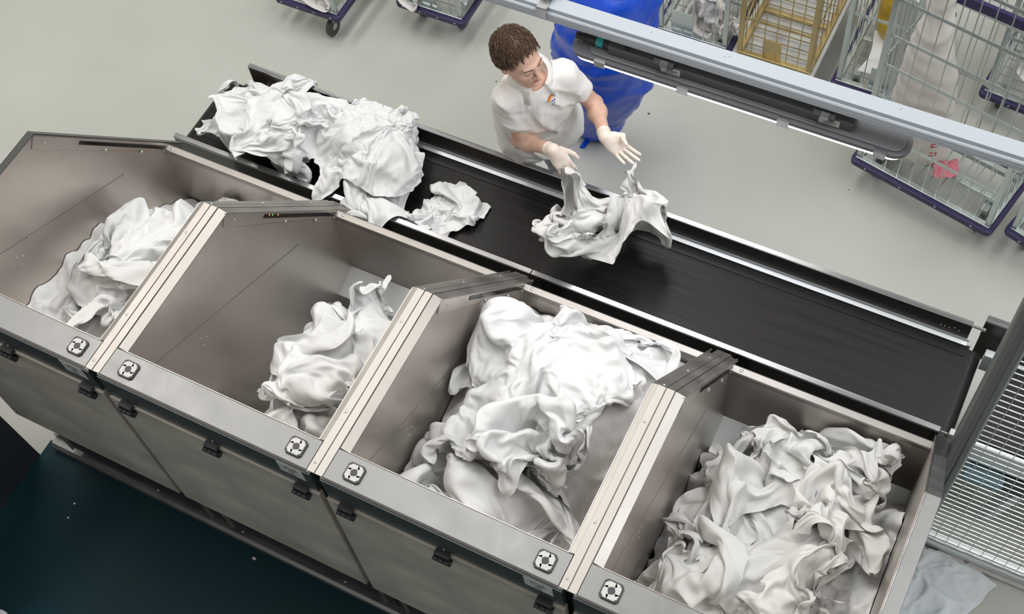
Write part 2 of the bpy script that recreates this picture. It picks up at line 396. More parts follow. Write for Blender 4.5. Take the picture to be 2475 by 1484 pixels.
# dark cabinet at the far left that butts against the bins
cb = MB().prism([(-4.6, -1.6), (-3.60, -1.6), (-3.60, .935), (-4.6, .935)], 'z', 0.0, 1.35).build('machine_cabinet', M['dark_cabinet'], bevel=.004)
tag(cb, 'dark blue-grey metal cabinet side standing in the lower left corner', 'cabinet')

# ------------------------------------------------------------------ belt conveyor beside the operator
def stadium(x0, x1, zt, r, n=8):
    P = []
    for k in range(n + 1):
        a = PI / 2 - PI * k / n; P.append((x1 - r + r * math.cos(a), zt - r + r * math.sin(a)))
    for k in range(n + 1):
        a = -PI / 2 - PI * k / n; P.append((x0 + r + r * math.cos(a), zt - r + r * math.sin(a)))
    return P
cv = empty('belt_conveyor', (-1.65, 2.68, 0)); tag(cv, 'long black belt conveyor with steel side guards behind the bins', 'conveyor')
MB().prism(stadium(-3.60, .238, .622, .045), 'y', 2.450, 2.902).build('belt', M['belt'], cv, smooth=True, local=False)
MB().box(-3.42, .17, 2.860, 2.905, .6225, .626).build('dark_edge_band', M['belt_dark'], cv, local=False)  # flat dark band added in place of the recessed face beside the belt
nr = MB().box(-3.535, -1.622, 2.421, 2.4265, .40, .758).box(-1.617, .180, 2.421, 2.4265, .40, .758).build('near_guard', M['black_gloss'], cv, local=False)
MB().prism([(2.419, .752), (2.419, .758), (2.422, .762), (2.444, .762), (2.447, .758), (2.447, .735), (2.4445, .735), (2.4445, .754), (2.422, .754)], 'x', -3.535, -1.622).prism([(2.419, .752), (2.419, .758), (2.422, .762), (2.444, .762), (2.447, .758), (2.447, .735), (2.4445, .735), (2.4445, .754), (2.422, .754)], 'x', -1.617, .180).build('near_guard_rail', M['chrome'], cv, local=False)
MB().box(-3.435, -1.30, 2.930, 2.936, .50, .756).box(-1.296, .158, 2.930, 2.936, .50, .756).build('rear_guard', M['guard'], cv, local=False)
MB().prism([(2.9285, .752), (2.929, .759), (2.932, .762), (2.952, .762), (2.954, .758), (2.954, .60), (2.951, .60), (2.951, .754)], 'x', -3.435, .158).build('rear_guard_rail', M['chrome'], cv, local=False)
MB().prism([(2.906, .630), (2.930, .636), (2.930, .652), (2.926, .652), (2.922, .641), (2.906, .637)], 'x', -2.55, .172).build('side_strip', M['alu_white'], cv, local=False)
MB().box(-3.40, -2.55, 2.906, 2.929, .625, .636).build('side_strip', M['guard'], cv, local=False)
MB().box(-3.37, -3.26, 2.900, 2.929, .6365, .640).build('tan_bracket', mat('mottled_tan_metal', (0.42, 0.36, 0.29), .5, .6, ((30, 30, 30), .5, .1)), cv, local=False)  # tan bracket at the left end, its colour mottled at random
MB().box(-3.5, .17, 2.46, 2.89, .50, .53).build('under_frame', M['anthracite'], cv, local=False)
MB().box(-3.5, .17, 2.4266, 2.45, .42, .60).build('side_beam', M['anthracite'], cv, local=False)
MB().box(-3.5, .17, 2.905, 2.929, .42, .60).build('side_beam', M['anthracite'], cv, local=False)
for x in (-3.3, -2.1, -.9, .02):
    for y in (2.44, 2.92): MB().box(x - .025, x + .025, y - .02, y + .02, 0, .42).build('leg', M['anthracite'], cv, bevel=.003, local=False)
for x in (.115, .095, .075, .056, .04):
    MB().dome((x, 2.9295, .69 + (.012 if x in (.095,) else 0)), (0, -1, 0), .003, .6).build('screw', M['screw'], cv, smooth=True, local=False)
MB().cyl((.185, 2.94, .745), .006, .05, 'x', 10).cyl((.205, 2.94, .745), .009, .012, 'x', 6).build('tension_bolt', M['screw'], cv, local=False)
MB().tube([(.185, 2.436, .742), (.212, 2.436, .742)], .005).build('tension_bolt', M['screw'], cv, local=False)
MB().box(.165, .182, 2.906, 2.93, .60, .645).build('corner_bracket', M['alu_white'], cv, bevel=.002, local=False)

cc = empty('cross_conveyor', (1.3, 2.75, 0)); tag(cc, 'second black belt conveyor beyond the grey post, seen through the fence', 'conveyor')
MB().prism(stadium(.292, 2.6, .60, .05), 'y', 2.53, 2.90).build('belt', M['belt_dark'], cc, smooth=True, local=False)
MB().box(.245, 2.6, 2.975, 2.98, .50, .756).build('rear_guard', M['guard'], cc, local=False)
MB().prism([(2.973, .752), (2.974, .760), (2.978, .764), (3.004, .764), (3.006, .758), (3.006, .60), (3.003, .60), (3.003, .754)], 'x', .200, 2.6).build('rear_guard_rail', M['chrome'], cc, local=False)
MB().box(.20, .248, 2.974, 2.979, .46, .756).build('guard_end_plate', M['guard'], cc, local=False)
MB().box(.33, 2.6, 2.505, 2.525, .46, .60).build('side_beam', M['alu_white'], cc, bevel=.002, local=False)
MB().box(.33, 2.6, 2.91, 2.93, .46, .60).build('side_beam', M['alu_white'], cc, local=False)
MB().tube([(.262, 2.46, .600), (.285, 2.92, .600)], .0065, 10).build('drive_shaft', mat('blue_zinc_shaft', (.42, .52, .62), .25, .9), cc, smooth=True, local=False)
MB().tube([(.287, 2.935, .62), (.292, 2.972, .75)], .005, 8).build('cable', mat('pale_blue_cable', (.35, .5, .62), .4), cc, smooth=True, local=False)
MB().box(.245, .345, 2.90, 2.935, .50, .625).build('bearing_plate', M['alu_white'], cc, bevel=.003, local=False)
MB().box(.216, .268, 2.425, 2.455, .725, .765).build('sensor_box', mat('pale_sensor_housing', (.55, .56, .56), .35, .3), cc, bevel=.003, local=False)
MB().box(.33, 1.9, 2.56, 2.60, .28, .33).build('cross_member', M['alu_white'], cc, local=False)
MB().cyl((.42, 2.52, .36), .055, .16, 'x', 20).box(.36, .48, 2.50, 2.56, .29, .42).build('drive_motor', mat('blue_motor_paint', (.14, .25, .30), .4), cc, bevel=.004, local=False)
MB().box(.50, .62, 2.50, 2.62, .30, .44).build('gearbox', M['dark_plastic'], cc, bevel=.004, local=False)
MB().box(.66, 2.6, 2.56, 2.88, .42, .44).build('under_tray', M['anthracite'], cc, local=False)
MB().bar((.62, 2.56, .46), (.50, 2.50, .0), .05, .05).build('leg', M['alu_white'], cc, local=False)
MB().bar((.78, 2.60, .46), (.80, 2.60, .0), .06, .06, (0, 1, 0)).build('leg', M['alu_white'], cc, local=False)
MB().bar((1.9, 2.88, .46), (1.9, 2.88, .0), .05, .05, (0, 1, 0)).build('leg', M['alu_white'], cc, local=False)

# ------------------------------------------------------------------ safety fence at the right
fp = MB()
prof = []
x0, x1, y0, y1 = .2235, .298, 2.252, 2.330
prof = [(x0 + .008, y0), (x0 + .026, y0), (x0 + .030, y0 + .006), (x1 - .030, y0 + .006), (x1 - .026, y0), (x1 - .008, y0), (x1, y0 + .008),
        (x1, y0 + .026), (x1 - .006, y0 + .030), (x1 - .006, y1 - .030), (x1, y1 - .026), (x1, y1 - .008), (x1 - .008, y1),
        (x0 + .008, y1), (x0, y1 - .008), (x0, y1 - .026), (x0 + .006, y1 - .030), (x0 + .006, y0 + .030), (x0, y0 + .026), (x0, y0 + .008)]
fo = fp.prism(prof, 'z', 0, 3.2).build('fence_post', M['post'])
tag(fo, 'tall ribbed grey metal post at the right end of the conveyor', 'post')
fn = empty('mesh_fence', (1.2, 2.29, 0)); tag(fn, 'galvanised wire mesh safety fence panel at the lower right edge', 'fence')
w = MB(); 
z = .10
while z < 2.9:
    w.box(.30, 2.1, 2.281, 2.285, z - .0016, z + .0016); z += .041
w.build('horizontal_wires', M['wire'], fn, local=False)
w = MB(); x = .34
while x < 2.1:
    w.box(x - .0013, x + .0013, 2.285, 2.2885, .06, 2.9); x += .050
w.build('vertical_wires', M['wire'], fn, local=False)
MB().prism([(2.265, .055), (2.272, .062), (2.285, .066), (2.298, .066), (2.315, .060), (2.315, .02), (2.265, .02)], 'x', .298, 2.1).build('bottom_rail', M['alu_white'], fn, bevel=.002, local=False)
MB().box(.298, 2.1, 2.272, 2.30, .078, .092).build('bottom_rail', M['alu_white'], fn, local=False)
for k in range(14):
    MB().box(.35 + k * .08, .39 + k * .08, 2.271, 2.274, .080, .091).build('rail_clip', M['screw'], fn, local=False)
kb = MB().box(.373, 2.1, 2.248, 2.30, .0, .018).build('kick_board', mat('scuffed_white_board', (.58, .56, .55), .6, 0, ((12, 12, 12), .12, 0)), bevel=.006)
tag(kb, 'scuffed white board lying along the floor under the mesh fence', 'board')
for dx, dy in ((0, 0), (.008, .006), (-.008, .004), (.004, .012), (-.004, -.004)):
    MB().bar((.50 + dx - .008, 2.258 + dy, .0183), (.50 + dx + .008, 2.262 + dy, .0183), .002, .0006).build('scuff_mark', M['ink'], kb)

# ------------------------------------------------------------------ overhead beam and luminaire
bm_ = empty('overhead_beam', (-1.6, 2.73, 2.11)); tag(bm_, 'pale blue-grey cable channel running overhead above the operator', 'beam')
ctr = [(-4.2, 0), (-1.6, 0), (2.4, 0)]
MB().prism([(2.699, 2.088), (2.699, 2.122), (2.704, 2.127), (2.709, 2.127), (2.711, 2.124), (2.713, 2.140), (2.770, 2.140), (2.770, 2.088)], 'x', -4.2, 2.4).build('channel_body', M['beam'], bm_, bevel=.0015, local=False)
MB().box(-4.2, 2.4, 2.6978, 2.699, 2.1065, 2.1078).build('channel_lid_seam', mat('lid_seam_grey', (.42, .46, .5), .5), bm_, local=False)  # thin line in a slightly darker grey along the lid joint
for x, y in ((-1.20, 2.742), (-.93, 2.735), (-.915, 2.742), (.20, 2.74), (-.33, 2.745), (.30, 2.745)):
    MB().bar((x, y, 2.1403), (x + .006, y + .009, 2.1403), .002, .0006).build('scratch', mat('pencil_mark', (.25, .27, .3), .6), bm_, local=False)
hg = empty('beam_hanger', (-1.60, 2.74, 2.14)); tag(hg, 'shiny steel clamp with bunched wire on top of the overhead beam', 'clamp')
MB().prism([(2.694, 2.10), (2.694, 2.142), (2.698, 2.146), (2.775, 2.146), (2.775, 2.10), (2.772, 2.10), (2.772, 2.1425), (2.699, 2.1425), (2.697, 2.10)], 'x', -1.615, -1.575).build('clamp_strap', M['chrome'], hg, local=False)
rr = random.Random(4)
for k in range(14):
    pts = []
    a0 = rr.random() * 6.28
    for j in range(12):
        a = a0 + j * .62; r = .018 + .012 * rr.random()
        pts.append((-1.60 + r * math.cos(a) + rr.uniform(-.006, .006), 2.765 + r * math.sin(a) * .9, 2.152 + .002 * k + rr.uniform(-.006, .010)))
    MB().tube(pts, .0014, 5).build('wire_loop', M['wire'], hg, smooth=True, local=False)
MB().tube([(-1.60, 2.765, 2.15), (-1.603, 2.765, 8.6)], .003, 6).build('suspension_wire', M['wire'], hg, local=False)

lp = empty('tube_luminaire', (-.88, 2.72, 2.0)); tag(lp, 'dark grey waterproof tube light with a glowing lower edge under the overhead beam', 'light')
def roundbar(x0, x1, y0, y1, r, n=8):
    P = []
    for cx, cy, a0 in ((x1 - r, y1 - r, 0), (x0 + r, y1 - r, PI / 2), (x0 + r, y0 + r, PI), (x1 - r, y0 + r, 1.5 * PI)):
        for k in range(n + 1):
            a = a0 + PI / 2 * k / n; P.append((cx + r * math.cos(a), cy + r * math.sin(a)))
    return P
LX0, LX1 = -1.487, -.258
MB().prism(roundbar(LX0, LX1, 2.668, 2.790, .055), 'z', 1.985, 2.004).build('housing_tray', mat('grey_luminaire_tray', (.13, .135, .15), .45), lp, bevel=.003, local=False)
MB().prism(roundbar(LX0 + .07, LX1 - .02, 2.683, 2.778, .035), 'z', 2.004, 2.012).build('tray_lid', mat('grey_luminaire_lid', (.16, .165, .18), .4), lp, bevel=.003, local=False)
MB().box(-1.345, -.455, 2.700, 2.765, 2.012, 2.050).build('gear_box', mat('dark_luminaire_box', (.075, .07, .075), .45), lp, bevel=.004, local=False)
glow = bpy.data.materials.new('glowing_diffuser'); glow.use_nodes = True
gb = glow.node_tree.nodes['Principled BSDF']; gb.inputs['Base Color'].default_value = (.9, .9, .9, 1)
gb.inputs['Emission Color'].default_value = (.90, .90, 1, 1); gb.inputs['Emission Strength'].default_value = 7.0
MB().prism(roundbar(LX0 + .012, LX1 - .012, 2.671, 2.786, .05), 'z', 1.972, 1.985).build('diffuser', glow, lp, bevel=.004, local=False)
for x in (-1.36, -1.045, -.68, -.345):
    MB().prism([(2.6600, 1.976), (2.6600, 2.004), (2.676, 2.006), (2.690, 2.006), (2.690, 2.0045), (2.6625, 2.0025), (2.6625, 1.976)], 'x', x - .021, x + .021).build('latch_clip', M['chrome'], lp, bevel=.001, local=False)
cn = MB()
for xa, xb, r in ((-1.475, -1.448, .014), (-1.448, -1.436, .017), (-1.434, -1.395, .0185), (-1.370, -1.330, .0185)):
    cn.cyl(((xa + xb) / 2, 2.728, 2.030), r, xb - xa, 'x', 20)
cn.build('cable_connector', M['black_plastic'], lp, smooth=True, local=False)
MB().cyl((-1.3825, 2.728, 2.030), .0188, .026, 'x', 20).build('teal_ring', M['teal'], lp, smooth=True, local=False)
MB().cyl((-1.275, 2.722, 2.051), .010, .006, 'z', 16).build('lock_screw', M['black_plastic'], lp, smooth=True, local=False)
for x in (-1.13, -.555):
    MB().prism([(2.685, 2.050), (2.685, 2.062), (2.700, 2.072), (2.712, 2.072), (2.712, 2.050)], 'x', x - .038, x + .038).build('mount_bracket', M['dark_plastic'], lp, bevel=.003, local=False)
    MB().prism([(2.682, 2.056), (2.684, 2.066), (2.698, 2.075), (2.698, 2.070)], 'x', x - .010, x + .018).build('spring_clip', M['chrome'], lp, local=False)
for x in (-1.105, -.535):
    o = MB().box(x - .036, x + .036, 2.6985, 2.6995, 2.016, 2.046).build('type_label', M['label'], lp, local=False)
    ink = MB()
    for k, (a, b) in enumerate(((-.03, .0), (-.03, .026), (-.014, .024), (-.02, .012))): ink.box(x + a, x + b, 2.6978, 2.6985, 2.041 - k * .006, 2.0428 - k * .006)
    ink.build('label_print', M['ink'], o, local=False)

# ------------------------------------------------------------------ wire roll containers
def roll_cart(label, loc, rz, W, D, H=1.72, frame='zinc', bumper='navy', nv=9, ns=8, bars=(.45, .70, .91, 1.10, 1.32, 1.55), floor_dir='x', front=True, plate=None, wheels=True, base_z=.17, sides=True, group='wire roll containers', wheel_in=(.17, .17)):
    """origin at the front left corner of the base on the floor; width along +x, depth along +y"""
    R = empty('roll_container', loc, rz); tag(R, label, 'roll container', group)
    mf = M[frame]; mw = M['wire'] if frame == 'zinc' else M['gold']
    bz = base_z
    # bumper ring round the base
    P = roundbar(0, W, 0, D, .03, 5); Q = roundbar(.022, W - .022, .022, D - .022, .015, 5)
    m = MB(); n = len(P)
    m.add([(x, y, bz) for x, y in P] + [(x, y, bz + .034) for x, y in P] + [(x, y, bz + .034) for x, y in Q] + [(x, y, bz) for x, y in Q],
          [(i, (i + 1) % n, n + (i + 1) % n, n + i) for i in range(n)] + [(n + i, n + (i + 1) % n, 2 * n + (i + 1) % n, 2 * n + i) for i in range(n)] +
          [(2 * n + i, 2 * n + (i + 1) % n, 3 * n + (i + 1) % n, 3 * n + i) for i in range(n)] + [(3 * n + i, 3 * n + (i + 1) % n, (i + 1) % n, i) for i in range(n)])
    bo = m.build('bumper', M[bumper], R, bevel=.004)
    for k in range(4):
        x = W * (.12 + .25 * k); MB().dome((x, 0, bz + .02), (0, -1, 0), .006, .3).build('rivet', M['screw'], bo, smooth=True)
    m = MB()
    m.box(.022, W - .022, .022, .05, bz + .012, bz + .045).box(.022, W - .022, D - .05, D - .022, bz + .012, bz + .045)
    m.box(.022, .05, .05, D - .05, bz + .012, bz + .045).box(W - .05, W - .022, .05, D - .05, bz + .012, bz + .045)
    m.box(.05, W - .05, D * .5 - .014, D * .5 + .014, bz + .012, bz + .036)
    m.build('base_frame', mf, R, bevel=.002)
    m = MB(); 
    if floor_dir == 'x':
        k = 1; nn = max(6, int(D / .065))
        for k in range(1, nn): y = .04 + (D - .08) * k / nn; m.tube([(.04, y, bz + .038), (W - .04, y, bz + .038)], .0032, 6)
    else:
        nn = max(6, int(W / .06))
        for k in range(1, nn): x = .04 + (W - .08) * k / nn; m.tube([(x, .04, bz + .038), (x, D - .04, bz + .038)], .0032, 6)
    m.build('base_wires', mw, R)
    pz = bz + .035
    for x in (.036, W - .036):
        for y in (.036, D - .036):
            MB().box(x - .013, x + .013, y - .011, y + .011, pz, H).build('corner_post', mf, R, bevel=.003)
    def panel(p0, p1, n_, name, bs):
        m = MB(); p0 = Vector(p0); p1 = Vector(p1)
        for k in range(1, n_):
            q = p0.lerp(p1, k / n_); m.tube([(q.x, q.y, pz), (q.x, q.y, H - .02)], .0030, 6)
        o = m.build(name + '_wires', mw, R, smooth=True)
        t = (p1 - p0).normalized(); nrm = Vector((-t.y, t.x, 0)) * .004
        for z in bs:
            MB().bar((p0.x + nrm.x, p0.y + nrm.y, z), (p1.x + nrm.x, p1.y + nrm.y, z), .004, .018).build('cross_bar', mf, R)
    ys, ye = .036, D - .036; xs, xe = .036, W - .036
    panel((xs, ye, 0), (xe, ye, 0), nv, 'rear_panel', bars[1::2] + (H - .02,))
    if front: panel((xs, ys, 0), (xe, ys, 0), nv, 'front_panel', tuple(bars))
    if sides:
        panel((xs, ys, 0), (xs, ye, 0), ns, 'side_panel', (bars[0], bars[2], H - .02)); panel((xe, ys, 0), (xe, ye, 0), ns, 'side_panel', (bars[0], bars[2], H - .02))
        MB().bar((xs, ys, .30), (xs, ye - .05, .78), .006, .018).build('side_brace', mf, R)
    if plate:
        MB().prism([(.040, bz + .05), (.044, bz + .05), (.030, bz + .05 + plate[2]), (.026, bz + .05 + plate[2])], 'x', plate[0], plate[1]).build('maker_plate', mf, R)
    if wheels:
        for x in (.10, W - .10):
            for y in (wheel_in[0] if x < W / 2 else wheel_in[1], D - .12):
                c = MB().prism([(-.030, .10), (.030, .10), (.035, .165), (-.035, .165)], 'x', x - .018, x + .018)
                c.v = [(v[0], v[1] + y, v[2]) for v in c.v]
                co = c.build('caster', mf, R)
                MB().cyl((x, y - .02, .0605), .060, .026, 'x', 24).build('wheel', M['tyre'], co, bevel=.005)
                MB().cyl((x, y - .02, .0605), .022, .030, 'x', 16).build('wheel_hub', M['screw'], co)
    return R

RZA = math.atan2(3.805 - 3.972, .103 + .65)
rcA = roll_cart('wire roll container on the right holding a sack, nearest the overhead beam', (-.65, 3.955, 0), RZA, .772, .40, nv=10, ns=6, floor_dir='y', plate=None)
rcE = roll_cart('zinc wire roll container cut by the right edge, beside the nearest one', (.150, 3.842, 0), -.30, .76, .41, nv=9, plate=(.10, .32, .12))
rcC = roll_cart('zinc wire roll container left of the nearest one, in front of the yellow sack', (-.905, 4.375, 0), -.02, .44, .72, nv=6, plate=(.19, .33, .16), bars=(.70, 1.0, 1.3, 1.5))
rcB = roll_cart('zinc wire roll container full of linen between blue bag and yellowish cage', (-1.895, 4.355, 0), .0, .44, .74, nv=6, plate=(.10, .22, .16), bars=(.95, 1.25, 1.5))
rcG = roll_cart('narrow empty yellow-passivated wire cage on a white tray', (-1.445, 4.362, 0), .0, .452, .74, frame='gold', bumper='white_tray', nv=6, bars=(.46, .80, 1.15, 1.5), plate=(.16, .26, .14))
rcL = roll_cart('linen-filled roll container at the top edge with a big grey caster showing', (-3.985, 3.765, 0), .0, .44, .74, nv=6, wheel_in=(.22, .07), bars=(.60, .95, 1.3))
rcM = roll_cart('roll container at the top edge just left of the overhead beam', (-3.315, 4.0, 0), .0, .445, .74, nv=6, plate=(.14, .26, .15), bars=(.60, .95, 1.3))
rcF = roll_cart('grey roll container behind the nearest one on the right, with linen', (-.20, 4.60, 0), -.1, .44, .74, nv=6, bars=(.60, .95, 1.3))
rcH = roll_cart('roll container in the upper right corner, half hidden by others', (.36, 4.42, 0), -.3, .44, .74, nv=6, bars=(.60, .95, 1.3))
MB().box(.03, .422, .03, .71, .172, .180).build('tray_floor', M['white_tray'], rcG)
# raised navy-edged shelf of the nearest container on the right
sh = MB().bar((.13, .300, 1.2), (.74, .325, 1.2), .02, .05)
sh.build('raised_shelf_edge', M['navy'], rcA)

# ------------------------------------------------------------------ laundry
def smooth_noise(rng, n, k):
    """smooth random field on an n x n grid with about k cells across"""
    k=max(2,int(k)); c=rng.standard_normal((k+3,k+3))
    t=np.linspace(0,k-1e-6,n); i=t.astype(int); f=t-i
    w=[(1-f)**3/6,(3*f**3-6*f**2+4)/6,(-3*f**3+3*f**2+3*f+1)/6,f**3/6]
    r=sum(w[a][:,None]*c[i+a] for a in range(4))
    return sum(w[a][None,:]*r[:,i+a] for a in range(4))*1.8

def up2(P):
    n=P.shape[0]; Q=np.zeros((2*n-1,2*n-1,3)); Q[::2,::2]=P
    Q[1::2,::2]=(P[:-1]+P[1:])/2; Q[:,1::2]=(Q[:,:-2:2]+Q[:,2::2])/2
    return Q

def normals(P):
    du=np.gradient(P,axis=0); dv=np.gradient(P,axis=1)
    n=np.cross(du,dv); l=np.linalg.norm(n,axis=2,keepdims=True)+1e-9
    return n/l

OFFS=[(1,0,1.0,0),(0,1,1.0,1),(1,1,.5,2),(1,-1,.5,2),(2,0,.25,0),(0,2,.25,1)]
def relax(P,B,NB,su,sv,iters,pull,lo,hi,bend=.25,floor=None):
    n,q=P.shape[:2]
    cons=[]
    for (a,b,k,m) in OFFS:
        if abs(a)==2 or abs(b)==2: k=bend
        if b>=0: s1=(slice(0,n-a),slice(0,q-b)); s2=(slice(a,n),slice(b,q))
        else: s1=(slice(0,n-a),slice(-b,q)); s2=(slice(a,n),slice(0,q+b))
        L=np.linalg.norm(B[s1]-B[s2],axis=2)
        s={0:su,1:sv,2:(su+sv)/2}[m]
        L=L*(s[s1]+s[s2])/2
        cons.append((s1,s2,L,k))
    for it in range(iters):
        acc=np.zeros_like(P); cnt=np.zeros((n,q,1))
        for s1,s2,L,k in cons:
            d=P[s2]-P[s1]; l=np.linalg.norm(d,axis=2)+1e-9
            c=(k*.5*(l-L)/l)[...,None]*d
            acc[s1]+=c; acc[s2]-=c; cnt[s1]+=k; cnt[s2]+=k
        P=P+1.5*acc/np.maximum(cnt,1e-6)
        off=((P-B)*NB).sum(2,keepdims=True)
        # keep tangential drift small, clamp the height over the heap
        cl=np.clip(off,lo,hi)
        P=P+NB*(cl-off)*.6
        P=P+(B-P)*pull
        if floor is not None: P[...,2]=np.maximum(P[...,2],floor)
    return P

def crumple(B, seed, stretch=.22, amp=.05, n_levels=2, floor=None, iters=60):
    """grow folds on a base grid B (n,n,3)"""
    rng=np.random.default_rng(seed)
    P=B.copy()
    for lev in range(n_levels+1):
        n=B.shape[0]; NB=normals(B)
        s=stretch*[1,.35,.15][lev]
        cells=[4,7,12][lev]
        a=smooth_noise(rng,n,cells); 
        su=1+s*np.clip(.55+.9*a,0,1.9); sv=1+s*np.clip(.55-.9*a,0,1.9)
        nz=smooth_noise(rng,n,n/ [4,4,5][lev])
        h=amp*[1,.45,.2][lev]
        P=P+NB*nz[...,None]*h*.35
        if lev==0: ref=B
        else: ref=P*.0+Pref
        P=relax(P,ref,normals(ref),su,sv,iters,[.012,.015,.02][lev],-h*.6,h*1.6,bend=[.35,.3,.25][lev],floor=floor)
        if lev<n_levels:
            P=up2(P); B=up2(B)
            # smoothed reference for the next level
            Pref=P.copy()
    return P

def grid_mesh(name,P,mat,keep=None):
    n,m=P.shape[:2]
    if keep is not None: P=P.copy()
    me=bpy.data.meshes.new(name)
    idx=np.arange(n*m).reshape(n,m)
    f=np.stack([idx[:-1,:-1],idx[1:,:-1],idx[1:,1:],idx[:-1,1:]],-1).reshape(-1,4)
    if keep is not None: f=f[keep.reshape(-1)[f].all(1)]
    me.vertices.add(n*m); me.vertices.foreach_set('co',P.reshape(-1).astype(np.float32))
    me.loops.add(f.size); me.loops.foreach_set('vertex_index',f.reshape(-1).astype(np.int32))
    me.polygons.add(len(f)); me.polygons.foreach_set('loop_start',np.arange(0,f.size,4,dtype=np.int32))
    me.polygons.foreach_set('use_smooth',np.ones(len(f),bool))
    me.update(calc_edges=True); me.validate()
    if mat: me.materials.append(mat)
    return me

def blob_base(rng,n,c,outline,zb,H,wrap=.58,lump=.25,lumps=5,flat=.8,tilt=(0,0)):
    """a heap shape: outline = list of (x,y) polygon around c"""
    t=np.linspace(-1,1,n); u,v=np.meshgrid(t,t,indexing='ij')
    r=np.maximum(abs(u),abs(v)); l=np.sqrt(u*u+v*v)+1e-9
    # square to disk
    x=u*np.sqrt(1-v*v/2); y=v*np.sqrt(1-u*u/2)
    r=np.sqrt(x*x+y*y); th=np.arctan2(y,x)
    pts=np.array(outline,float)-np.array(c[:2]); 
    a=np.arctan2(pts[:,1],pts[:,0]); R=np.hypot(pts[:,0],pts[:,1]); o=np.argsort(a); a=a[o];R=R[o]
    aa=np.concatenate([a-2*np.pi,a,a+2*np.pi]); RR=np.tile(R,3)
    tt=np.linspace(-np.pi,np.pi,361); rr=np.interp(tt,aa,RR)
    k=np.exp(-np.linspace(-2,2,17)**2); k/=k.sum(); rr=np.convolve(np.concatenate([rr[-9:-1],rr,rr[1:9]]),k,'valid')
    Rt=np.interp(th,tt,rr)
    ang=r*np.pi*wrap
    re=np.sin(ang)/1.0; re=np.where(ang>np.pi/2,1-.5*(1-re),re)
    z=np.cos(ang); z=np.sign(z)*np.abs(z)**flat
    X=c[0]+re*Rt*np.cos(th); Y=c[1]+re*Rt*np.sin(th)
    hz=1+lump*smooth_noise(rng,n,lumps)
    Z=zb+H*np.where(z>0,z*hz,z*.3)+tilt[0]*(X-c[0])+tilt[1]*(Y-c[1])
    return np.stack([X,Y,Z],-1)

def refine(P, seed, s1=.05, s2=.03, amp=.006, levels=2, iters=14):
    """grow fine creases on a draped sheet"""
    rng = np.random.default_rng(seed); u_, v_ = P.shape[:2]; N = max(u_, v_)
    for lev in range(levels):
        P = up2r(P); 
        K = np.array([.25, .5, .25])
        Q = P.copy(); Q[1:-1] = (P[:-2] + 2 * P[1:-1] + P[2:]) / 4; P = Q; Q = P.copy(); Q[:, 1:-1] = (P[:, :-2] + 2 * P[:, 1:-1] + P[:, 2:]) / 4; P = Q
        n, m_ = P.shape[:2]; N = max(n, m_)
        s = (s1, s2)[lev]
        a = smooth_noise(rng, N, (7, 14)[lev])[:n, :m_]; b = smooth_noise(rng, N, (6, 12)[lev])[:n, :m_]
        su = 1 + s * np.clip(.5 + a, 0, 2.2); sv = 1 + s * np.clip(.5 + b, 0, 2.2)
        nz = smooth_noise(rng, N, N / (3.2, 3.5)[lev])[:n, :m_]
        NB = normals(P); B = P.copy(); h = amp * (1, .45)[lev]
        P = relax(P + NB * nz[..., None] * h * .4, B, NB, su, sv, iters, .02, -h, h * 1.5, bend=.3)
    return P

def up2r(P):
    n, m_ = P.shape[:2]; Q = np.zeros((2 * n - 1, 2 * m_ - 1, 3)); Q[::2, ::2] = P
    Q[1::2, ::2] = (P[:-1] + P[1:]) / 2; Q[:, 1::2] = (Q[:, :-2:2] + Q[:, 2::2]) / 2
    return Q

# ------------------------------------------------------------------ draping: every sheet and towel is dropped as cloth onto its pile
import time
LANES = {}
def lane_collection(key):
    if key not in LANES:
        c = bpy.data.collections.new('drape_' + key); COL.children.link(c); LANES[key] = c
    return LANES[key]
def collider(key, me, th=.006, fr=8):
    o = bpy.data.objects.new('drape_collider', me); lane_collection(key).objects.link(o)
    o.modifiers.new('collision', 'COLLISION'); o.collision.thickness_outer = th; o.collision.thickness_inner = .05
    o.collision.cloth_friction = fr; o.collision.damping = .6
def block(key, x0, x1, y0, y1, z0, z1):
    me = bpy.data.meshes.new('drape_block'); v = [(x, y, z) for z in (z0, z1) for y in (y0, y1) for x in (x0, x1)]
    me.from_pydata(v, [], [(0, 2, 3, 1), (4, 5, 7, 6), (0, 1, 5, 4), (1, 3, 7, 5), (3, 2, 6, 7), (2, 0, 4, 6)]); collider(key, me)
def bin_walls(key, x0, x1, y0=1.10, y1=2.24, z1=2.6):
    block(key, x0 - .4, x0, y0 - .4, y1 + .4, 0, z1); block(key, x1, x1 + .4, y0 - .4, y1 + .4, 0, z1)
    block(key, x0 - .4, x1 + .4, y0 - .4, y0, 0, z1); block(key, x0 - .4, x1 + .4, y1, y1 + .4, 0, z1)
def base_heap(key, x0, x1, y0, y1, f_, seed, bump, n=30):
    rng = np.random.default_rng(seed)
    t = np.linspace(0, 1, n); u, v = np.meshgrid(t, t, indexing='ij'); X = x0 + (x1 - x0) * u; Y = y0 + (y1 - y0) * v
    collider(key, grid_mesh('drape_heap', np.stack([X, Y, f_(X, Y) + bump * smooth_noise(rng, n, 5)], -1), None), fr=15)

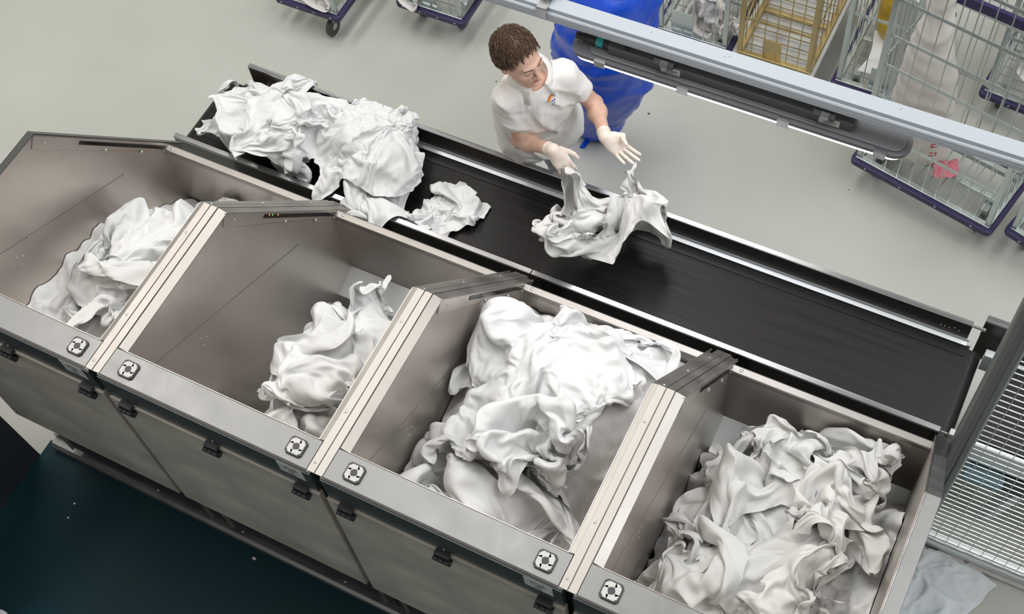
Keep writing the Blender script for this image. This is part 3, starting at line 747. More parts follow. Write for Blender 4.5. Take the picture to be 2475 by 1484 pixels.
def new_sheet(key, cx, cy, z0, sx, sy, nu, nv, comp, rot, seed, wav=.08, bend=.05, mass=.15, compy=None, bd=None, gravity=1.0, force=0.0):
    rng = np.random.default_rng(seed); N = max(nu, nv)
    u, v = np.meshgrid(np.linspace(-sx / 2, sx / 2, nu), np.linspace(-sy / 2, sy / 2, nv), indexing='ij')
    s = lambda k: smooth_noise(rng, N, k)[:nu, :nv]
    X = u * comp + wav * s(5) * .8; Y = v * (compy or comp) + wav * s(5) * .8; Z = z0 + wav * 1.2 * s(6) + .4 * wav * s(12)
    c_, s_ = math.cos(rot), math.sin(rot)
    P = np.stack([cx + X * c_ - Y * s_, cy + X * s_ + Y * c_, Z], -1)
    if bd:
        for ax, (a, b) in ((0, bd[:2]), (1, bd[2:])):
            m_ = (a + b) / 2; h_ = (b - a) / 2 - .03; q = (P[..., ax] - m_) / h_
            P[..., ax] = m_ + h_ * np.where(np.abs(q) < .7, q, np.sign(q) * (.7 + .3 * np.tanh((np.abs(q) - .7) / .3)))
    o = bpy.data.objects.new('drape_cloth', grid_mesh('drape_cloth', P, None)); COL.objects.link(o)
    o.shape_key_add(name='Basis'); sk = o.shape_key_add(name='rest'); sk.data.foreach_set('co', np.stack([u, v, 0 * u], -1).reshape(-1))
    md = o.modifiers.new('cloth', 'CLOTH'); st_ = md.settings; st_.rest_shape_key = sk
    st_.quality = 5; st_.mass = mass; st_.tension_stiffness = 15; st_.compression_stiffness = 15; st_.shear_stiffness = 5
    st_.bending_stiffness = bend; st_.air_damping = 2.5; st_.tension_damping = 5; st_.compression_damping = 5
    st_.effector_weights.gravity = gravity; st_.effector_weights.force = force
    cs_ = md.collision_settings; cs_.use_self_collision = True; cs_.self_distance_min = .005; cs_.distance_min = .005; cs_.self_friction = 8
    cs_.collection = lane_collection(key)
    md.point_cache.frame_start = 1; md.point_cache.frame_end = 48
    return o, nu, nv

def rows_of(L, bd): return [dict(cx=x, cy=y, z0=z, sx=sx, sy=sy, nu=int(sx * 36), nv=int(sy * 36), comp=c, rot=r, seed=s, bd=bd) for (x, y, z, sx, sy, c, r, s) in L]
PLAN = {}
B1 = (-3.388, -2.585, 1.1, 2.24); bin_walls('bin1', *B1[:2])
base_heap('bin1', *B1, lambda X, Y: 1.07 - .10 * (Y - 1.3) - .8 * np.maximum(0, Y - 1.75), 1, .035)
PLAN['bin1'] = rows_of([(-2.85, 1.98, 1.35, 1.2, 1.0, .6, .1, 11), (-3.15, 1.50, 1.35, 1.1, 1.3, .6, 0.1, 12), (-2.9, 1.35, 1.45, 1.3, 1.0, .6, .1, 13), (-3.05, 1.75, 1.5, 1.3, 1.1, .6, -.1, 14)], B1)
B2 = (-2.470, -1.667, 1.1, 2.24); bin_walls('bin2', *B2[:2])
base_heap('bin2', *B2, lambda X, Y: .20 + .93 * np.exp(-(np.abs((X + 1.95) / .40)) ** 2.5 - ((Y - 1.40) / .50) ** 2), 2, .03)
PLAN['bin2'] = rows_of([(-1.92, 1.85, 1.2, 1.2, 1.0, .6, .2, 21), (-2.1, 1.30, 1.35, 1.1, 1.1, .6, .1, 22), (-1.85, 1.50, 1.45, 1.2, 1.2, .55, -.1, 23), (-2.05, 1.6, 1.5, 1.1, 1.1, .6, .3, 24), (-1.83, 1.27, 1.4, 1.0, .9, .65, .1, 25)], B2)
B3 = (-1.552, -.749, 1.1, 2.24); bin_walls('bin3', *B3[:2])
base_heap('bin3', *B3, lambda X, Y: 1.03 - .1 * (Y - 1.1) + .42 * np.exp(-((X + 1.12) / .36) ** 2 - ((Y - 1.78) / .32) ** 2) - .5 * np.maximum(0, Y - 2.05), 3, .03)
PLAN['bin3'] = rows_of([(-1.0, 2.05, 1.5, 1.2, .8, .6, .05, 31), (-1.3, 1.30, 1.5, 1.0, 1.0, .6, .1, 32), (-.95, 1.35, 1.5, 1.0, 1.1, .6, .1, 33), (-1.35, 1.75, 1.7, .9, 1.2, .6, .0, 35), (-1.08, 1.66, 1.85, 1.6, 1.5, .50, .1, 34), (-.97, 1.36, 1.6, 1.2, 1.2, .58, .1, 36)], B3)
B4 = (-.635, .168, 1.1, 2.24); bin_walls('bin4', *B4[:2])
base_heap('bin4', *B4, lambda X, Y: 1.03 - .20 * (Y - 1.2) + .22 * (X + .2) - .25 * np.maximum(0, Y - 2.0), 4, .04)
PLAN['bin4'] = rows_of([(-.23, 1.9, 1.3, 1.2, .9, .65, .05, 38), (-.25, 1.4, 1.35, 1.2, 1.0, .65, .05, 39)], B4)
rng_ = np.random.default_rng(7)
for k, (x, y) in enumerate([(-.45, 1.22), (.02, 1.2), (-.45, 2.05), (.05, 2.08), (-.52, 1.65), (.08, 1.6), (-.2, 2.08), (-.3, 1.2), (-.42, 1.85), (.08, 1.85), (-.2, 1.5), (-.1, 1.85), (.06, 1.32), (-.45, 1.42)]):
    PLAN['bin4'].append(dict(cx=x, cy=y, z0=1.38 + .014 * k, sx=.85, sy=.55, nu=32, nv=21, comp=.62, rot=rng_.uniform(0, 3.1), seed=40 + k, wav=.06, bend=.3, mass=.3, compy=.75, bd=B4))
for q in ((-3.6, .24, 2.45, 2.905, .5, .622), (-3.535, .18, 2.419, 2.447, .4, .762), (-3.435, .158, 2.93, 2.954, .5, .762), (-3.6, .24, 2.9, 2.93, .5, .64), (-3.5, -1.5, 2.236, 2.272, .3, .962), (-3.5, -1.5, 2.272, 2.42, .3, .40)):
    block('belt', *q); block('loose', *q)
base_heap('belt', -3.42, -2.36, 2.47, 2.90, lambda X, Y: .64 + .24 * np.exp(-((X + 3.1) / .20) ** 2 - ((Y - 2.70) / .16) ** 2) + .27 * np.exp(-((X + 2.66) / .24) ** 2 - ((Y - 2.70) / .17) ** 2), 5, .015)
def row(cx, cy, z0, sx, sy, nu, nv, comp, rot, seed, **kw): return dict(cx=cx, cy=cy, z0=z0, sx=sx, sy=sy, nu=nu, nv=nv, comp=comp, rot=rot, seed=seed, **kw)
PLAN['belt'] = [row(-2.62, 2.60, 1.05, 1.1, 1.1, 44, 44, .42, .2, 51, wav=.07), row(-3.15, 2.75, 1.1, 1.2, 1.1, 48, 44, .42, .9, 52, wav=.07), row(-3.12, 2.62, 1.25, 1.1, 1.1, 46, 46, .40, -.4, 53, wav=.07),
                row(-2.66, 2.72, 1.25, 1.3, 1.3, 56, 56, .52, .5, 54, wav=.05), row(-2.95, 2.55, 1.35, .8, .9, 34, 38, .42, .5, 55, wav=.05)]
PLAN['loose'] = [row(-2.12, 2.63, .75, .75, .55, 44, 34, .68, 1.2, 66, wav=.05)]
block('floor', -5, 5, -5, 9, -.1, 0)
PLAN['floor'] = [row(.30, 1.98, .12, .85, .5, 40, 28, .8, 1.2, 62, wav=.035, compy=.8)]
fe = bpy.data.objects.new('drape_pull', None); COL.objects.link(fe); fe.location = (0, 0, 1.0)
bpy.context.view_layer.objects.active = fe; fe.select_set(True); bpy.ops.object.forcefield_toggle(); fe.field.type = 'FORCE'; fe.field.strength = -16; fe.field.falloff_power = 0; fe.field.flow = .5
BL = blob_base(np.random.default_rng(3), 25, (0, 0), [(math.cos(a) * .13, math.sin(a) * .10) for a in np.linspace(0, 6.28, 20)[:-1]], .97, .09, wrap=1.0, lump=.1)
BL[..., 2] = np.where(BL[..., 2] < .97, .97 - (.97 - BL[..., 2]) * 2.6, BL[..., 2])
collider('thrown', grid_mesh('drape_core', BL, None))
PLAN['thrown'] = [row(0, 0, 1.05, 1.25, 1.2, 54, 52, .5, .4, 63, wav=.10, bend=.02, gravity=.03, force=1.0), row(.05, 0, 1.25, 1.0, 1.2, 46, 52, .48, 1.4, 67, wav=.12, bend=.02, gravity=.03, force=1.0)]
block('cart', 4, 4.4, 0, .72, .0, .2); block('cart', 3.9, 4, -.1, .8, 0, 1); block('cart', 4.4, 4.5, -.1, .8, 0, 1); block('cart', 3.9, 4.5, -.1, 0, 0, 1); block('cart', 3.9, 4.5, .72, .8, 0, 1)
base_heap('cart', 4, 4.4, 0, .72, lambda X, Y: .42 + 0 * X, 9, .08)
BC = (4, 4.4, 0, .72)
PLAN['cart'] = [row(4.2, .45, .75, 1.0, 1.0, 42, 42, .5, .1, 64, wav=.05, bd=BC), row(4.2, .25, .85, .9, .9, 38, 38, .5, .1, 65, wav=.05, bd=BC)]

DRAPED = {k: [] for k in PLAN}; t_sim = time.time()
for rnd in range(max(len(v) for v in PLAN.values())):
    live = [(k, new_sheet(k, **v[rnd])) for k, v in PLAN.items() if rnd < len(v)]
    for fr_ in range(1, 45): sc.frame_set(fr_)
    dg = bpy.context.evaluated_depsgraph_get()
    for k, (o, nu, nv) in live:
        me = o.evaluated_get(dg).to_mesh(); R_ = np.zeros(len(me.vertices) * 3, np.float32); me.vertices.foreach_get('co', R_); o.evaluated_get(dg).to_mesh_clear()
        DRAPED[k].append(R_.reshape(nu, nv, 3).astype(float))
    for k, (o, nu, nv) in live:
        m0 = o.data; bpy.data.objects.remove(o); bpy.data.meshes.remove(m0)
    sc.frame_set(1)
    for k, _ in live: collider(k, grid_mesh('drape_settled', DRAPED[k][-1], None), th=.007, fr=12)
    print('draping round', rnd, len(live), round(time.time() - t_sim, 1), flush=True)
for c in LANES.values():
    for o in list(c.objects): bpy.data.objects.remove(o)
    bpy.data.collections.remove(c)
bpy.data.objects.remove(fe)
for m_ in list(bpy.data.meshes):
    if m_.users == 0: bpy.data.meshes.remove(m_)
def drapes(key): return [P.copy() for P in DRAPED[key]]

# ------------------------------------------------------------------ operator (figure from blended distance fields)
def surface_nets(F, org, h):
    s = F < 0; nx, ny, nz = F.shape
    acc = np.zeros((nx - 1, ny - 1, nz - 1, 3)); cnt = np.zeros((nx - 1, ny - 1, nz - 1))
    def sl(d, n): return slice(d, n - 1 + d)
    for ax in range(3):
        A = F[tuple(slice(0, -1) if a == ax else slice(None) for a in range(3))]; B = F[tuple(slice(1, None) if a == ax else slice(None) for a in range(3))]
        cr = (A < 0) != (B < 0); t = np.where(cr, A / (A - B + 1e-12), 0)
        o = [a for a in range(3) if a != ax]; dims = F.shape
        for d0 in (0, 1):
            for d1 in (0, 1):
                ix = [slice(None)] * 3; ix[o[0]] = sl(d0, dims[o[0]]); ix[o[1]] = sl(d1, dims[o[1]])
                c = cr[tuple(ix)]; tt = t[tuple(ix)]
                cnt += c; acc[..., ax] += np.where(c, tt, 0); acc[..., o[0]] += c * d0; acc[..., o[1]] += c * d1
    m_ = cnt > 0; idx = np.full(m_.shape, -1); idx[m_] = np.arange(m_.sum())
    base = np.stack(np.nonzero(m_), -1); V = (base + acc[m_] / cnt[m_][:, None]) * h + np.array(org)
    faces = []
    for ax in range(3):
        o = [a for a in range(3) if a != ax]
        A = s[tuple(slice(0, -1) if a == ax else slice(1, -1) for a in range(3))]; B = s[tuple(slice(1, None) if a == ax else slice(1, -1) for a in range(3))]
        q = np.stack(np.nonzero(A != B), -1); inside = A[tuple(q.T)]
        c = []
        for d0, d1 in ((0, 0), (1, 0), (1, 1), (0, 1)):
            e_ = q.copy(); e_[:, o[0]] += d0; e_[:, o[1]] += d1; c.append(idx[tuple(e_.T)])
        c = np.stack(c, -1); flip = inside if ax != 1 else ~inside
        faces.append(np.where(flip[:, None], c, c[:, ::-1]))
    return V, np.concatenate(faces)

def smin(a, b, k): 
    h_ = np.clip(.5 + .5 * (b - a) / k, 0, 1); return b * (1 - h_) + a * h_ - k * h_ * (1 - h_)
def smax(a, b, k): return -smin(-a, -b, k)
def rcone(p, a, b, r1, r2):
    a = np.array(a, float); b = np.array(b, float); d = b - a
    t = np.clip(((p - a) @ d) / (d @ d), 0, 1)
    return np.linalg.norm(p - a - t[..., None] * d, axis=-1) - (r1 + (r2 - r1) * t)
def ellip(p, c, r, R=None):
    q = p - np.array(c, float)
    if R is not None: q = q @ R
    r = np.array(r, float); k0 = np.linalg.norm(q / r, axis=-1); k1 = np.linalg.norm(q / r ** 2, axis=-1)
    return k0 * (k0 - 1) / np.maximum(k1, 1e-9)
def field_mesh(fn, lo, hi, h):
    ax = [np.arange(lo[i], hi[i] + h, h) for i in range(3)]
    G = np.stack(np.meshgrid(*ax, indexing='ij'), -1)
    return surface_nets(fn(G), lo, h)
def vf_object(name, V, Fc, mats, parent, smooth=2, mi=None):
    me = bpy.data.meshes.new(name); off = np.array(root_loc(parent)) if parent else 0
    me.from_pydata((V - off).tolist(), [], Fc.tolist())
    for mm in mats: me.materials.append(mm)
    if mi is not None: me.polygons.foreach_set('material_index', mi.astype(np.int32))
    bm = bmesh.new(); bm.from_mesh(me)
    for _ in range(smooth): bmesh.ops.smooth_vert(bm, verts=bm.verts, factor=.5, use_axis_x=True, use_axis_y=True, use_axis_z=True)
    bmesh.ops.recalc_face_normals(bm, faces=bm.faces); bm.to_mesh(me); bm.free()
    me.polygons.foreach_set('use_smooth', [True] * len(me.polygons)); me.update()
    o = bpy.data.objects.new(name, me); COL.objects.link(o); o.parent = parent
    return o
def folds(p, seed, n=14, lo=12, hi=45, dirs=None, warp=.03):
    """ridged cloth folds as a function of position"""
    rng = np.random.default_rng(seed); out = np.zeros(p.shape[:-1])
    w = np.stack([np.sin(p @ rng.normal(size=3) * 14 + rng.uniform(0, 6)) for _ in range(3)], -1) * warp
    q = p + w
    for i in range(n):
        d = rng.normal(size=3) if dirs is None else np.array(dirs[i % len(dirs)]) + rng.normal(size=3) * .25
        d /= np.linalg.norm(d); k = rng.uniform(lo, hi)
        env = np.clip(np.sin(p @ rng.normal(size=3) * 9 + rng.uniform(0, 6)), 0, 1)
        r = 1 - np.abs(np.sin(q @ d * k + rng.uniform(0, 6)))
        out += env * r ** 2 * (20 / k)
    return out / n * 3

M['skin'] = mat('fair_skin', (.68, .43, .33), .55, 0, ((45, 45, 45), .07, .05), ((260, 260, 260), .12, .001))
M['skin'].node_tree.nodes['Principled BSDF'].inputs['Subsurface Weight'].default_value = .12
M['skin'].node_tree.nodes['Principled BSDF'].inputs['Subsurface Radius'].default_value = (.012, .005, .003)
M['lip'] = mat('lip_skin', (.52, .22, .17), .5)
M['hair'] = mat('brown_hair', (.075, .044, .026), .55, 0, ((200, 200, 200), .35, 0))
M['hair_light'] = mat('lighter_brown_hair', (.125, .075, .044), .5)
M['shirt'] = mat('white_polo_fabric', (.78, .76, .73), .85, 0, None, ((500, 500, 500), .10, .001))
M['trouser'] = mat('pale_grey_work_trousers', (.62, .64, .66), .85, 0, None, ((300, 300, 300), .1, .001))
M['glove'] = mat('cream_latex_glove', (.80, .70, .61), .42, 0, ((70, 70, 70), .05, .05), ((120, 120, 120), .2, .003))
M['glove'].node_tree.nodes['Principled BSDF'].inputs['Subsurface Weight'].default_value = .1

op = empty('person', (-1.95, 3.13, 0))
tag(op, 'person in white polo shirt and cream gloves leaning over the conveyor, hands out, throwing laundry', 'person')
A3 = np.array
shR, elR, wrR = A3((-1.899, 2.84, 1.340)), A3((-1.866, 2.868, 1.045)), A3((-1.664, 2.79, 1.177))
shL, elL, wrL = A3((-1.725, 3.05, 1.350)), A3((-1.633, 3.135, 1.102)), A3((-1.496, 2.95, 1.166))
neck = A3((-1.827, 2.955, 1.375)); HC = A3((-1.838, 2.90, 1.560))
rt = A3((-.62, -.785, 0.0)); fw = A3((.785, -.62, 0.0)); up = A3((0, 0, 1.0))
# head frame
yaw, pit, rol = math.radians(-20), math.radians(-4), math.radians(6)
HR = np.array((Matrix.Rotation(yaw - PI / 2, 3, 'Z') @ Matrix.Rotation(rol, 3, 'Y') @ Matrix.Rotation(pit, 3, 'X')))   # columns: right, face, up

def head_field(P):
    q = (P - HC) @ HR
    X = np.abs(q[..., 0]); q2 = np.stack([X, q[..., 1], q[..., 2]], -1)
    d = ellip(q, (0, -.018, .032), (.076, .096, .088))                    # cranium
    d = smin(d, ellip(q, (0, .012, -.015), (.066, .078, .085)), .03)      # face block
    d = smin(d, ellip(q, (0, .028, -.065), (.052, .058, .045)), .03)      # jaw
    d = smin(d, ellip(q, (0, .080, -.098), (.020, .015, .014)), .018)     # chin
    d = smin(d, ellip(q2, (.042, .060, -.020), (.020, .018, .016)), .022) # cheekbones
    d = smin(d, rcone(q2, (.006, .088, .026), (.040, .078, .028), .010, .008), .014)  # brow ridge
    d = smax(d, -ellip(q2, (.031, .100, .010), (.019, .019, .013)), .012)  # eye sockets
    d = smin(d, ellip(q2, (.031, .0755, .008), (.0135, .0125, .0115)), .003) # lids over the eyes
    d = smin(d, rcone(q, (0, .088, .018), (0, .110, -.026), .0070, .0105), .010)      # nose bridge
    d = smin(d, ellip(q, (0, .111, -.030), (.011, .011, .009)), .006)
    d = smin(d, ellip(q2, (.012, .099, -.032), (.0075, .009, .007)), .005)            # nostrils
    d = smin(d, ellip(q, (0, .085, -.058), (.026, .013, .016)), .014)                 # mouth mound
    d = smin(d, rcone(q2, (0, .0985, -.0535), (.020, .089, -.058), .0048, .0022), .004)  # upper lip
    d = smin(d, rcone(q2, (0, .0975, -.0655), (.018, .089, -.0615), .0055, .0025), .004) # lower lip
    d = smax(d, -rcone(q2, (0, .104, -.0595), (.022, .094, -.0600), .0016, .0010), .002) # mouth line
    e = ellip(q2, (.077, -.012, -.008), (.009, .019, .032)); e = smax(e, -ellip(q2, (.087, -.006, -.004), (.007, .010, .018)), .004)
    d = smin(d, e, .006)                                                                # ears
    d = smin(d, rcone(P, neck + A3((-.01, .015, -.06)), HC + HR @ A3((0, -.020, -.06)), .054, .052), .020)
    return d
V1, F1 = field_mesh(head_field, HC - A3((.15, .15, .19)), HC + A3((.15, .15, .15)), .0032)
q = (V1 - HC) @ HR
fc = q[F1].mean(1)
lip = (np.abs(fc[:, 0]) < .021) & (fc[:, 2] > -.0715) & (fc[:, 2] < -.0485) & (fc[:, 1] > .0905)

def body_field(P):
    d = rcone(P, shR + rt * -.015, elR, .050, .037)
    d = smin(d, rcone(P, elR, wrR, .038, .0245), .015)
    d = smin(d, ellip(P, elR + (wrR - elR) * .28 + A3((0, 0, .004)), (.040, .042, .040)), .03)
    d2 = rcone(P, shL - rt * -.015, elL, .050, .036); d2 = smin(d2, rcone(P, elL, wrL, .037, .0245), .015)
    d2 = smin(d2, ellip(P, elL + (wrL - elL) * .28, (.040, .042, .040)), .03)
    t = rcone(P, shR, shL, .044, .044)
    t = smin(t, ellip(P, (neck + A3((-1.93, 3.12, .95))) / 2 + A3((-.005, .0, .06)), (.10, .09, .21)), .05)
    t = smin(t, rcone(P, neck + A3((0, 0, -.05)), neck + A3((-.005, -.02, .03)), .056, .052), .03)
    return smin(smin(t, d, .03), d2, .03)
V2, F2 = field_mesh(body_field, (-2.10, 2.70, .92), (-1.40, 3.26, 1.45), .0062)
Vb = np.concatenate([V1, V2]); Fb = np.concatenate([F1, F2 + len(V1)]); mi = np.concatenate([lip.astype(int), np.zeros(len(F2), int)])
body = vf_object('body', Vb, Fb, [M['skin'], M['lip']], op, 1, mi)

# eyes: a thin dark lash line, brows
def hp_(x, y, z): return tuple(HC + HR @ A3((x, y, z)) - A3(root_loc(op)))
for sx in (-1, 1):
    MB().tube([hp_(sx * (.031 + a), .0885 - abs(a) * .32 - (.003 if abs(a) > .01 else 0), .0005 - a * a * 12) for a in (-.012, -.007, 0, .007, .012)], .0011, 6, rs=[.0005, .0011, .0013, .0011, .0005]).build('eyelash', M['hair'], op, smooth=True)
    b_ = MB(); rr = random.Random(5)
    for k in range(46):
        a = k / 45; x = sx * (.012 + .036 * a); y = .0975 - .016 * a * a - .001; z = .0265 + .006 * math.sin(a * 2.4) + rr.uniform(-.003, .002)
        b_.tube([hp_(x, y, z), hp_(x + sx * .006, y - .001, z + .0012)], .0008, 4, rs=[.0009, .0003])
    b_.build('eyebrow', M['hair'], op)

# hair: cap with hairline plus short tousled locks
def hair_field(P):
    q = (P - HC) @ HR; X = np.abs(q[..., 0])
    n_ = folds(q, 3, 10, 60, 120, [(1, .2, 0), (.7, .7, 0), (.8, -.4, .3)], .006) * .004
    d = ellip(q, (0, -.020, .037), (.083, .106, .097)) - n_
    d = smin(d, ellip(q, (0, -.062, -.012), (.070, .055, .065)), .03)
    line = q[..., 1] * .80 - (q[..., 2] - .066) * .60 - .030 + .010 * np.sin(X * 150) - X * .12   # fringe over the forehead
    side = -(q[..., 2] + .018) + np.maximum(0, q[..., 1] + .035) * 1.1
    d = smax(d, line, .006); d = smax(d, side * .7, .008)
    return d
V3, F3 = field_mesh(hair_field, HC - A3((.14, .14, .12)), HC + A3((.14, .14, .15)), .0038)
hair = vf_object('hair', V3, F3, [M['hair']], op, 1)
from mathutils.bvhtree import BVHTree
bt = BVHTree.FromPolygons([tuple(v) for v in V3], [tuple(f_) for f_ in F3.tolist()])
rr = random.Random(11); loc = MB(); loc2 = MB()
hc = Vector(HC); HRm = Matrix(HR.tolist())
cnt_ = 0
for k in range(3000):
    d = Vector((rr.gauss(0, 1), rr.gauss(0, 1), rr.gauss(.3, 1))).normalized()
    h_, n_, _, _ = bt.ray_cast(hc + HRm @ (d * .3) , -(HRm @ d))
    if h_ is None: continue
    ql = HRm.transposed() @ (h_ - hc)
    if ql.z < -.035: continue
    if (ql - Vector((.005, -.075, .085))).length < .03: ql = ql + Vector((.02, .03, 0))
    crown = Vector((.005, -.075, .085))
    fl = (ql - crown); fl = HRm @ Vector((fl.x * 1.2 + rr.gauss(0, .02) + .02, fl.y + .03, fl.z * .7 - .02)).normalized()
    n_ = (h_ - hc - HRm @ Vector((0, -.02, .02))).normalized(); t = (fl - n_ * fl.dot(n_)).normalized()
    L_ = rr.uniform(.018, .034) * (1.1 if ql.y > .02 else .85); w_ = rr.uniform(.0012, .0026)
    side_ = n_.cross(t); cv_ = rr.gauss(0, .25)
    pts = [h_ - n_ * .003, h_ + t * L_ * .35 + n_ * .0035 + side_ * cv_ * L_ * .1, h_ + t * L_ * .7 + n_ * .0035 + side_ * cv_ * L_ * .35, h_ + t * L_ + n_ * rr.uniform(-.002, .004) + side_ * cv_ * L_ * .6]
    (loc if rr.random() < .6 else loc2).tube([tuple(p_ - root_loc(op)) for p_ in pts], w_, 4, rs=[w_ * .7, w_, w_ * .7, .0002], caps=False)
lo_ = loc.build('hair_locks', M['hair'], hair, smooth=True); loc2.build('hair_locks', M['hair_light'], hair, smooth=True)
for o_ in (lo_,): pass

# polo shirt
slR = elR * .46 + shR * .54; slL = elL * .50 + shL * .50
TR = np.stack([rt, fw, up], 1)
def shirt_field(P):
    t = rcone(P, shR + rt * -.005, shL - rt * -.005, .060, .060)
    t = smin(t, rcone(P, neck + A3((0, .02, -.055)), neck + A3((0, .0, -.01)), .085, .070), .05)
    t = smin(t, ellip(P, (-1.842, 2.985, 1.20), (.200, .128, .20), TR), .05)
    t = smin(t, ellip(P, (-1.885, 3.045, 1.02), (.190, .145, .22), TR), .07)
    t = smin(t, ellip(P, (-1.885, 3.085, .86), (.215, .150, .16), TR), .07)
    sl_ = []
    for s_, w_, e0 in ((shR, elR, slR), (shL, elL, slL)):
        ax_ = (w_ - s_) / np.linalg.norm(w_ - s_); a = rcone(P, s_, e0, .064, .064); e_ = e0 + ax_ * .030
        dist = (P - e_) @ ax_; rad = np.linalg.norm(P - e_ - dist[..., None] * ax_, axis=-1)
        sl_.append((smax(a, dist, .004), 0))
    t = smin(smin(t, sl_[0][0], .03), sl_[1][0], .03)
    t = t - .040 * folds(P, 8, 16, 14, 40, [(.5, .5, .5), (1, 0, .2), (.3, 1, -.4), (.6, -.2, 1)], .04) + .010
    t = smax(t, .785 + .02 * np.sin(P[..., 0] * 30) - P[..., 2], .006)
    # neck opening
    nn = (P - (neck + A3((.010, -.012, .055)))); t = smax(t, -(np.linalg.norm(nn * A3((1, 1, .75)), axis=-1) - .066), .006)
    return t
V4, F4 = field_mesh(shirt_field, (-2.16, 2.70, .74), (-1.52, 3.30, 1.46), .0062)
shirt = vf_object('polo_shirt', V4, F4, [M['shirt']], op, 1)
bs_ = BVHTree.FromPolygons([tuple(v) for v in V4], [tuple(f_) for f_ in F4.tolist()])
CAMP = Vector((0, 0, CAM_H)); FPX = 44.81 / 36 * 2475
def pixel_ray(px, py): return (RX * ((px - 1237.5) / FPX) + DN * ((py - 742) / FPX) + FW).normalized()
def on_shirt(px, py, lift=.0015):
    d = pixel_ray(px, py); h_, n_, _, _ = bs_.ray_cast(CAMP, d)
    return None if h_ is None else (h_ + n_.normalized() * lift * (1 if n_.dot(d) < 0 else -1), n_)
# collar: stand and two folded leaves
nc = Vector(neck) + Vector((.002, .0, .022)); cf = (Vector(fw) * .92 + Vector((0, 0, -.38))).normalized(); crt = Vector(rt); cup = crt.cross(cf).normalized()
if cup.z < 0: cup = -cup
NA = 44; ring = []
for k in range(NA + 1):
    a = math.radians(26 + (360 - 52) * k / NA); fr = math.cos(a)          # 1 at the throat
    dirv = cf * math.cos(a) + crt * math.sin(a)
    tip = max(0, 1 - min(k, NA - k) / 5)
    p0 = nc + dirv * .062 + cup * (.004 - .012 * fr)
    p1 = nc + dirv * .066 + cup * (.040 - .014 * fr)
    p2 = nc + dirv * (.078 + .004 * tip) + cup * (.040 - .014 * fr)
    p3 = nc + dirv * (.100 + .022 * tip) + cup * (.006 - .024 * fr - .008 * tip)
    p3 = p3 
    ring.append([p0, p1, p2, p3])
cm = MB(); v = [tuple(p_ - root_loc(op)) for r_ in ring for p_ in r_]; 
cm.add(v, [(k * 4 + j, (k + 1) * 4 + j, (k + 1) * 4 + j + 1, k * 4 + j + 1) for k in range(NA) for j in range(3)])
co = cm.build('collar', M['shirt'], shirt, smooth=True); co.location = -shirt.location
so = co.modifiers.new('cloth_thickness', 'SOLIDIFY'); so.thickness = .0025; so.offset = 0
# placket and chest logo, laid on the cloth
LC0 = on_shirt(1334, 240, .005)
def patch(pts, name, m_, lift=.0012, parent=shirt, flat=True):
    # flat prints share the plane of the cloth at the chest; long strips follow the cloth itself
    if flat and LC0:
        p0, n0 = LC0[0] + Vector(LC0[1]) * 0, Vector(LC0[1]).normalized(); w_ = []
        if n0.dot(pixel_ray(1334, 240)) > 0: n0 = -n0
        for p_ in pts:
            d = pixel_ray(*p_); w_.append(CAMP + d * ((p0 + n0 * lift - CAMP).dot(n0) / d.dot(n0)))
    else:
        w_ = [on_shirt(*p_, lift=lift) for p_ in pts]
        if any(x is None for x in w_): return None
        w_ = [x[0] for x in w_]
    return MB().add([tuple(x - root_loc(op)) for x in w_], [tuple(range(len(w_)))]).build(name, m_, parent)
M['orange'] = mat('orange_print', (.75, .16, .03), .7); M['yellow_print'] = mat('yellow_print', (.85, .5, .08), .7); M['blue_print'] = mat('blue_print', (.03, .07, .35), .7); M['cyan_print'] = mat('cyan_print', (.2, .55, .62), .7)
lg = patch([(1324, 246), (1325, 240), (1329, 231), (1334, 226), (1338, 229), (1334, 234), (1331, 240), (1330, 246)], 'chest_logo', M['orange'])
if lg:
    for pts, mm in (([(1327, 243), (1329, 237), (1331, 238), (1329, 244)], 'yellow_print'), ([(1331, 237), (1333, 232), (1335, 233), (1333, 239)], 'yellow_print'), ([(1334, 233), (1337, 228), (1339, 229), (1336, 235)], 'yellow_print'),
                    ([(1336, 224), (1340, 222), (1342, 226), (1338, 228)], 'cyan_print'), ([(1333, 244), (1335, 241), (1337, 243), (1335, 246)], 'blue_print'), ([(1338, 241), (1341, 238), (1342, 241), (1340, 244)], 'blue_print'),
                    ([(1339, 247), (1341, 245), (1342, 248), (1340, 250)], 'blue_print'), ([(1335, 250), (1337, 249), (1338, 254), (1337, 256)], 'blue_print'), ([(1340, 230), (1342, 229), (1343, 232), (1341, 233)], 'blue_print')):
        patch(pts, 'logo_mark', M[mm], .0022, lg)
for pts in ([(1287, 224), (1293, 223), (1307, 262), (1300, 264)],):
    patch(pts, 'placket', M['shirt'], .003, flat=False)

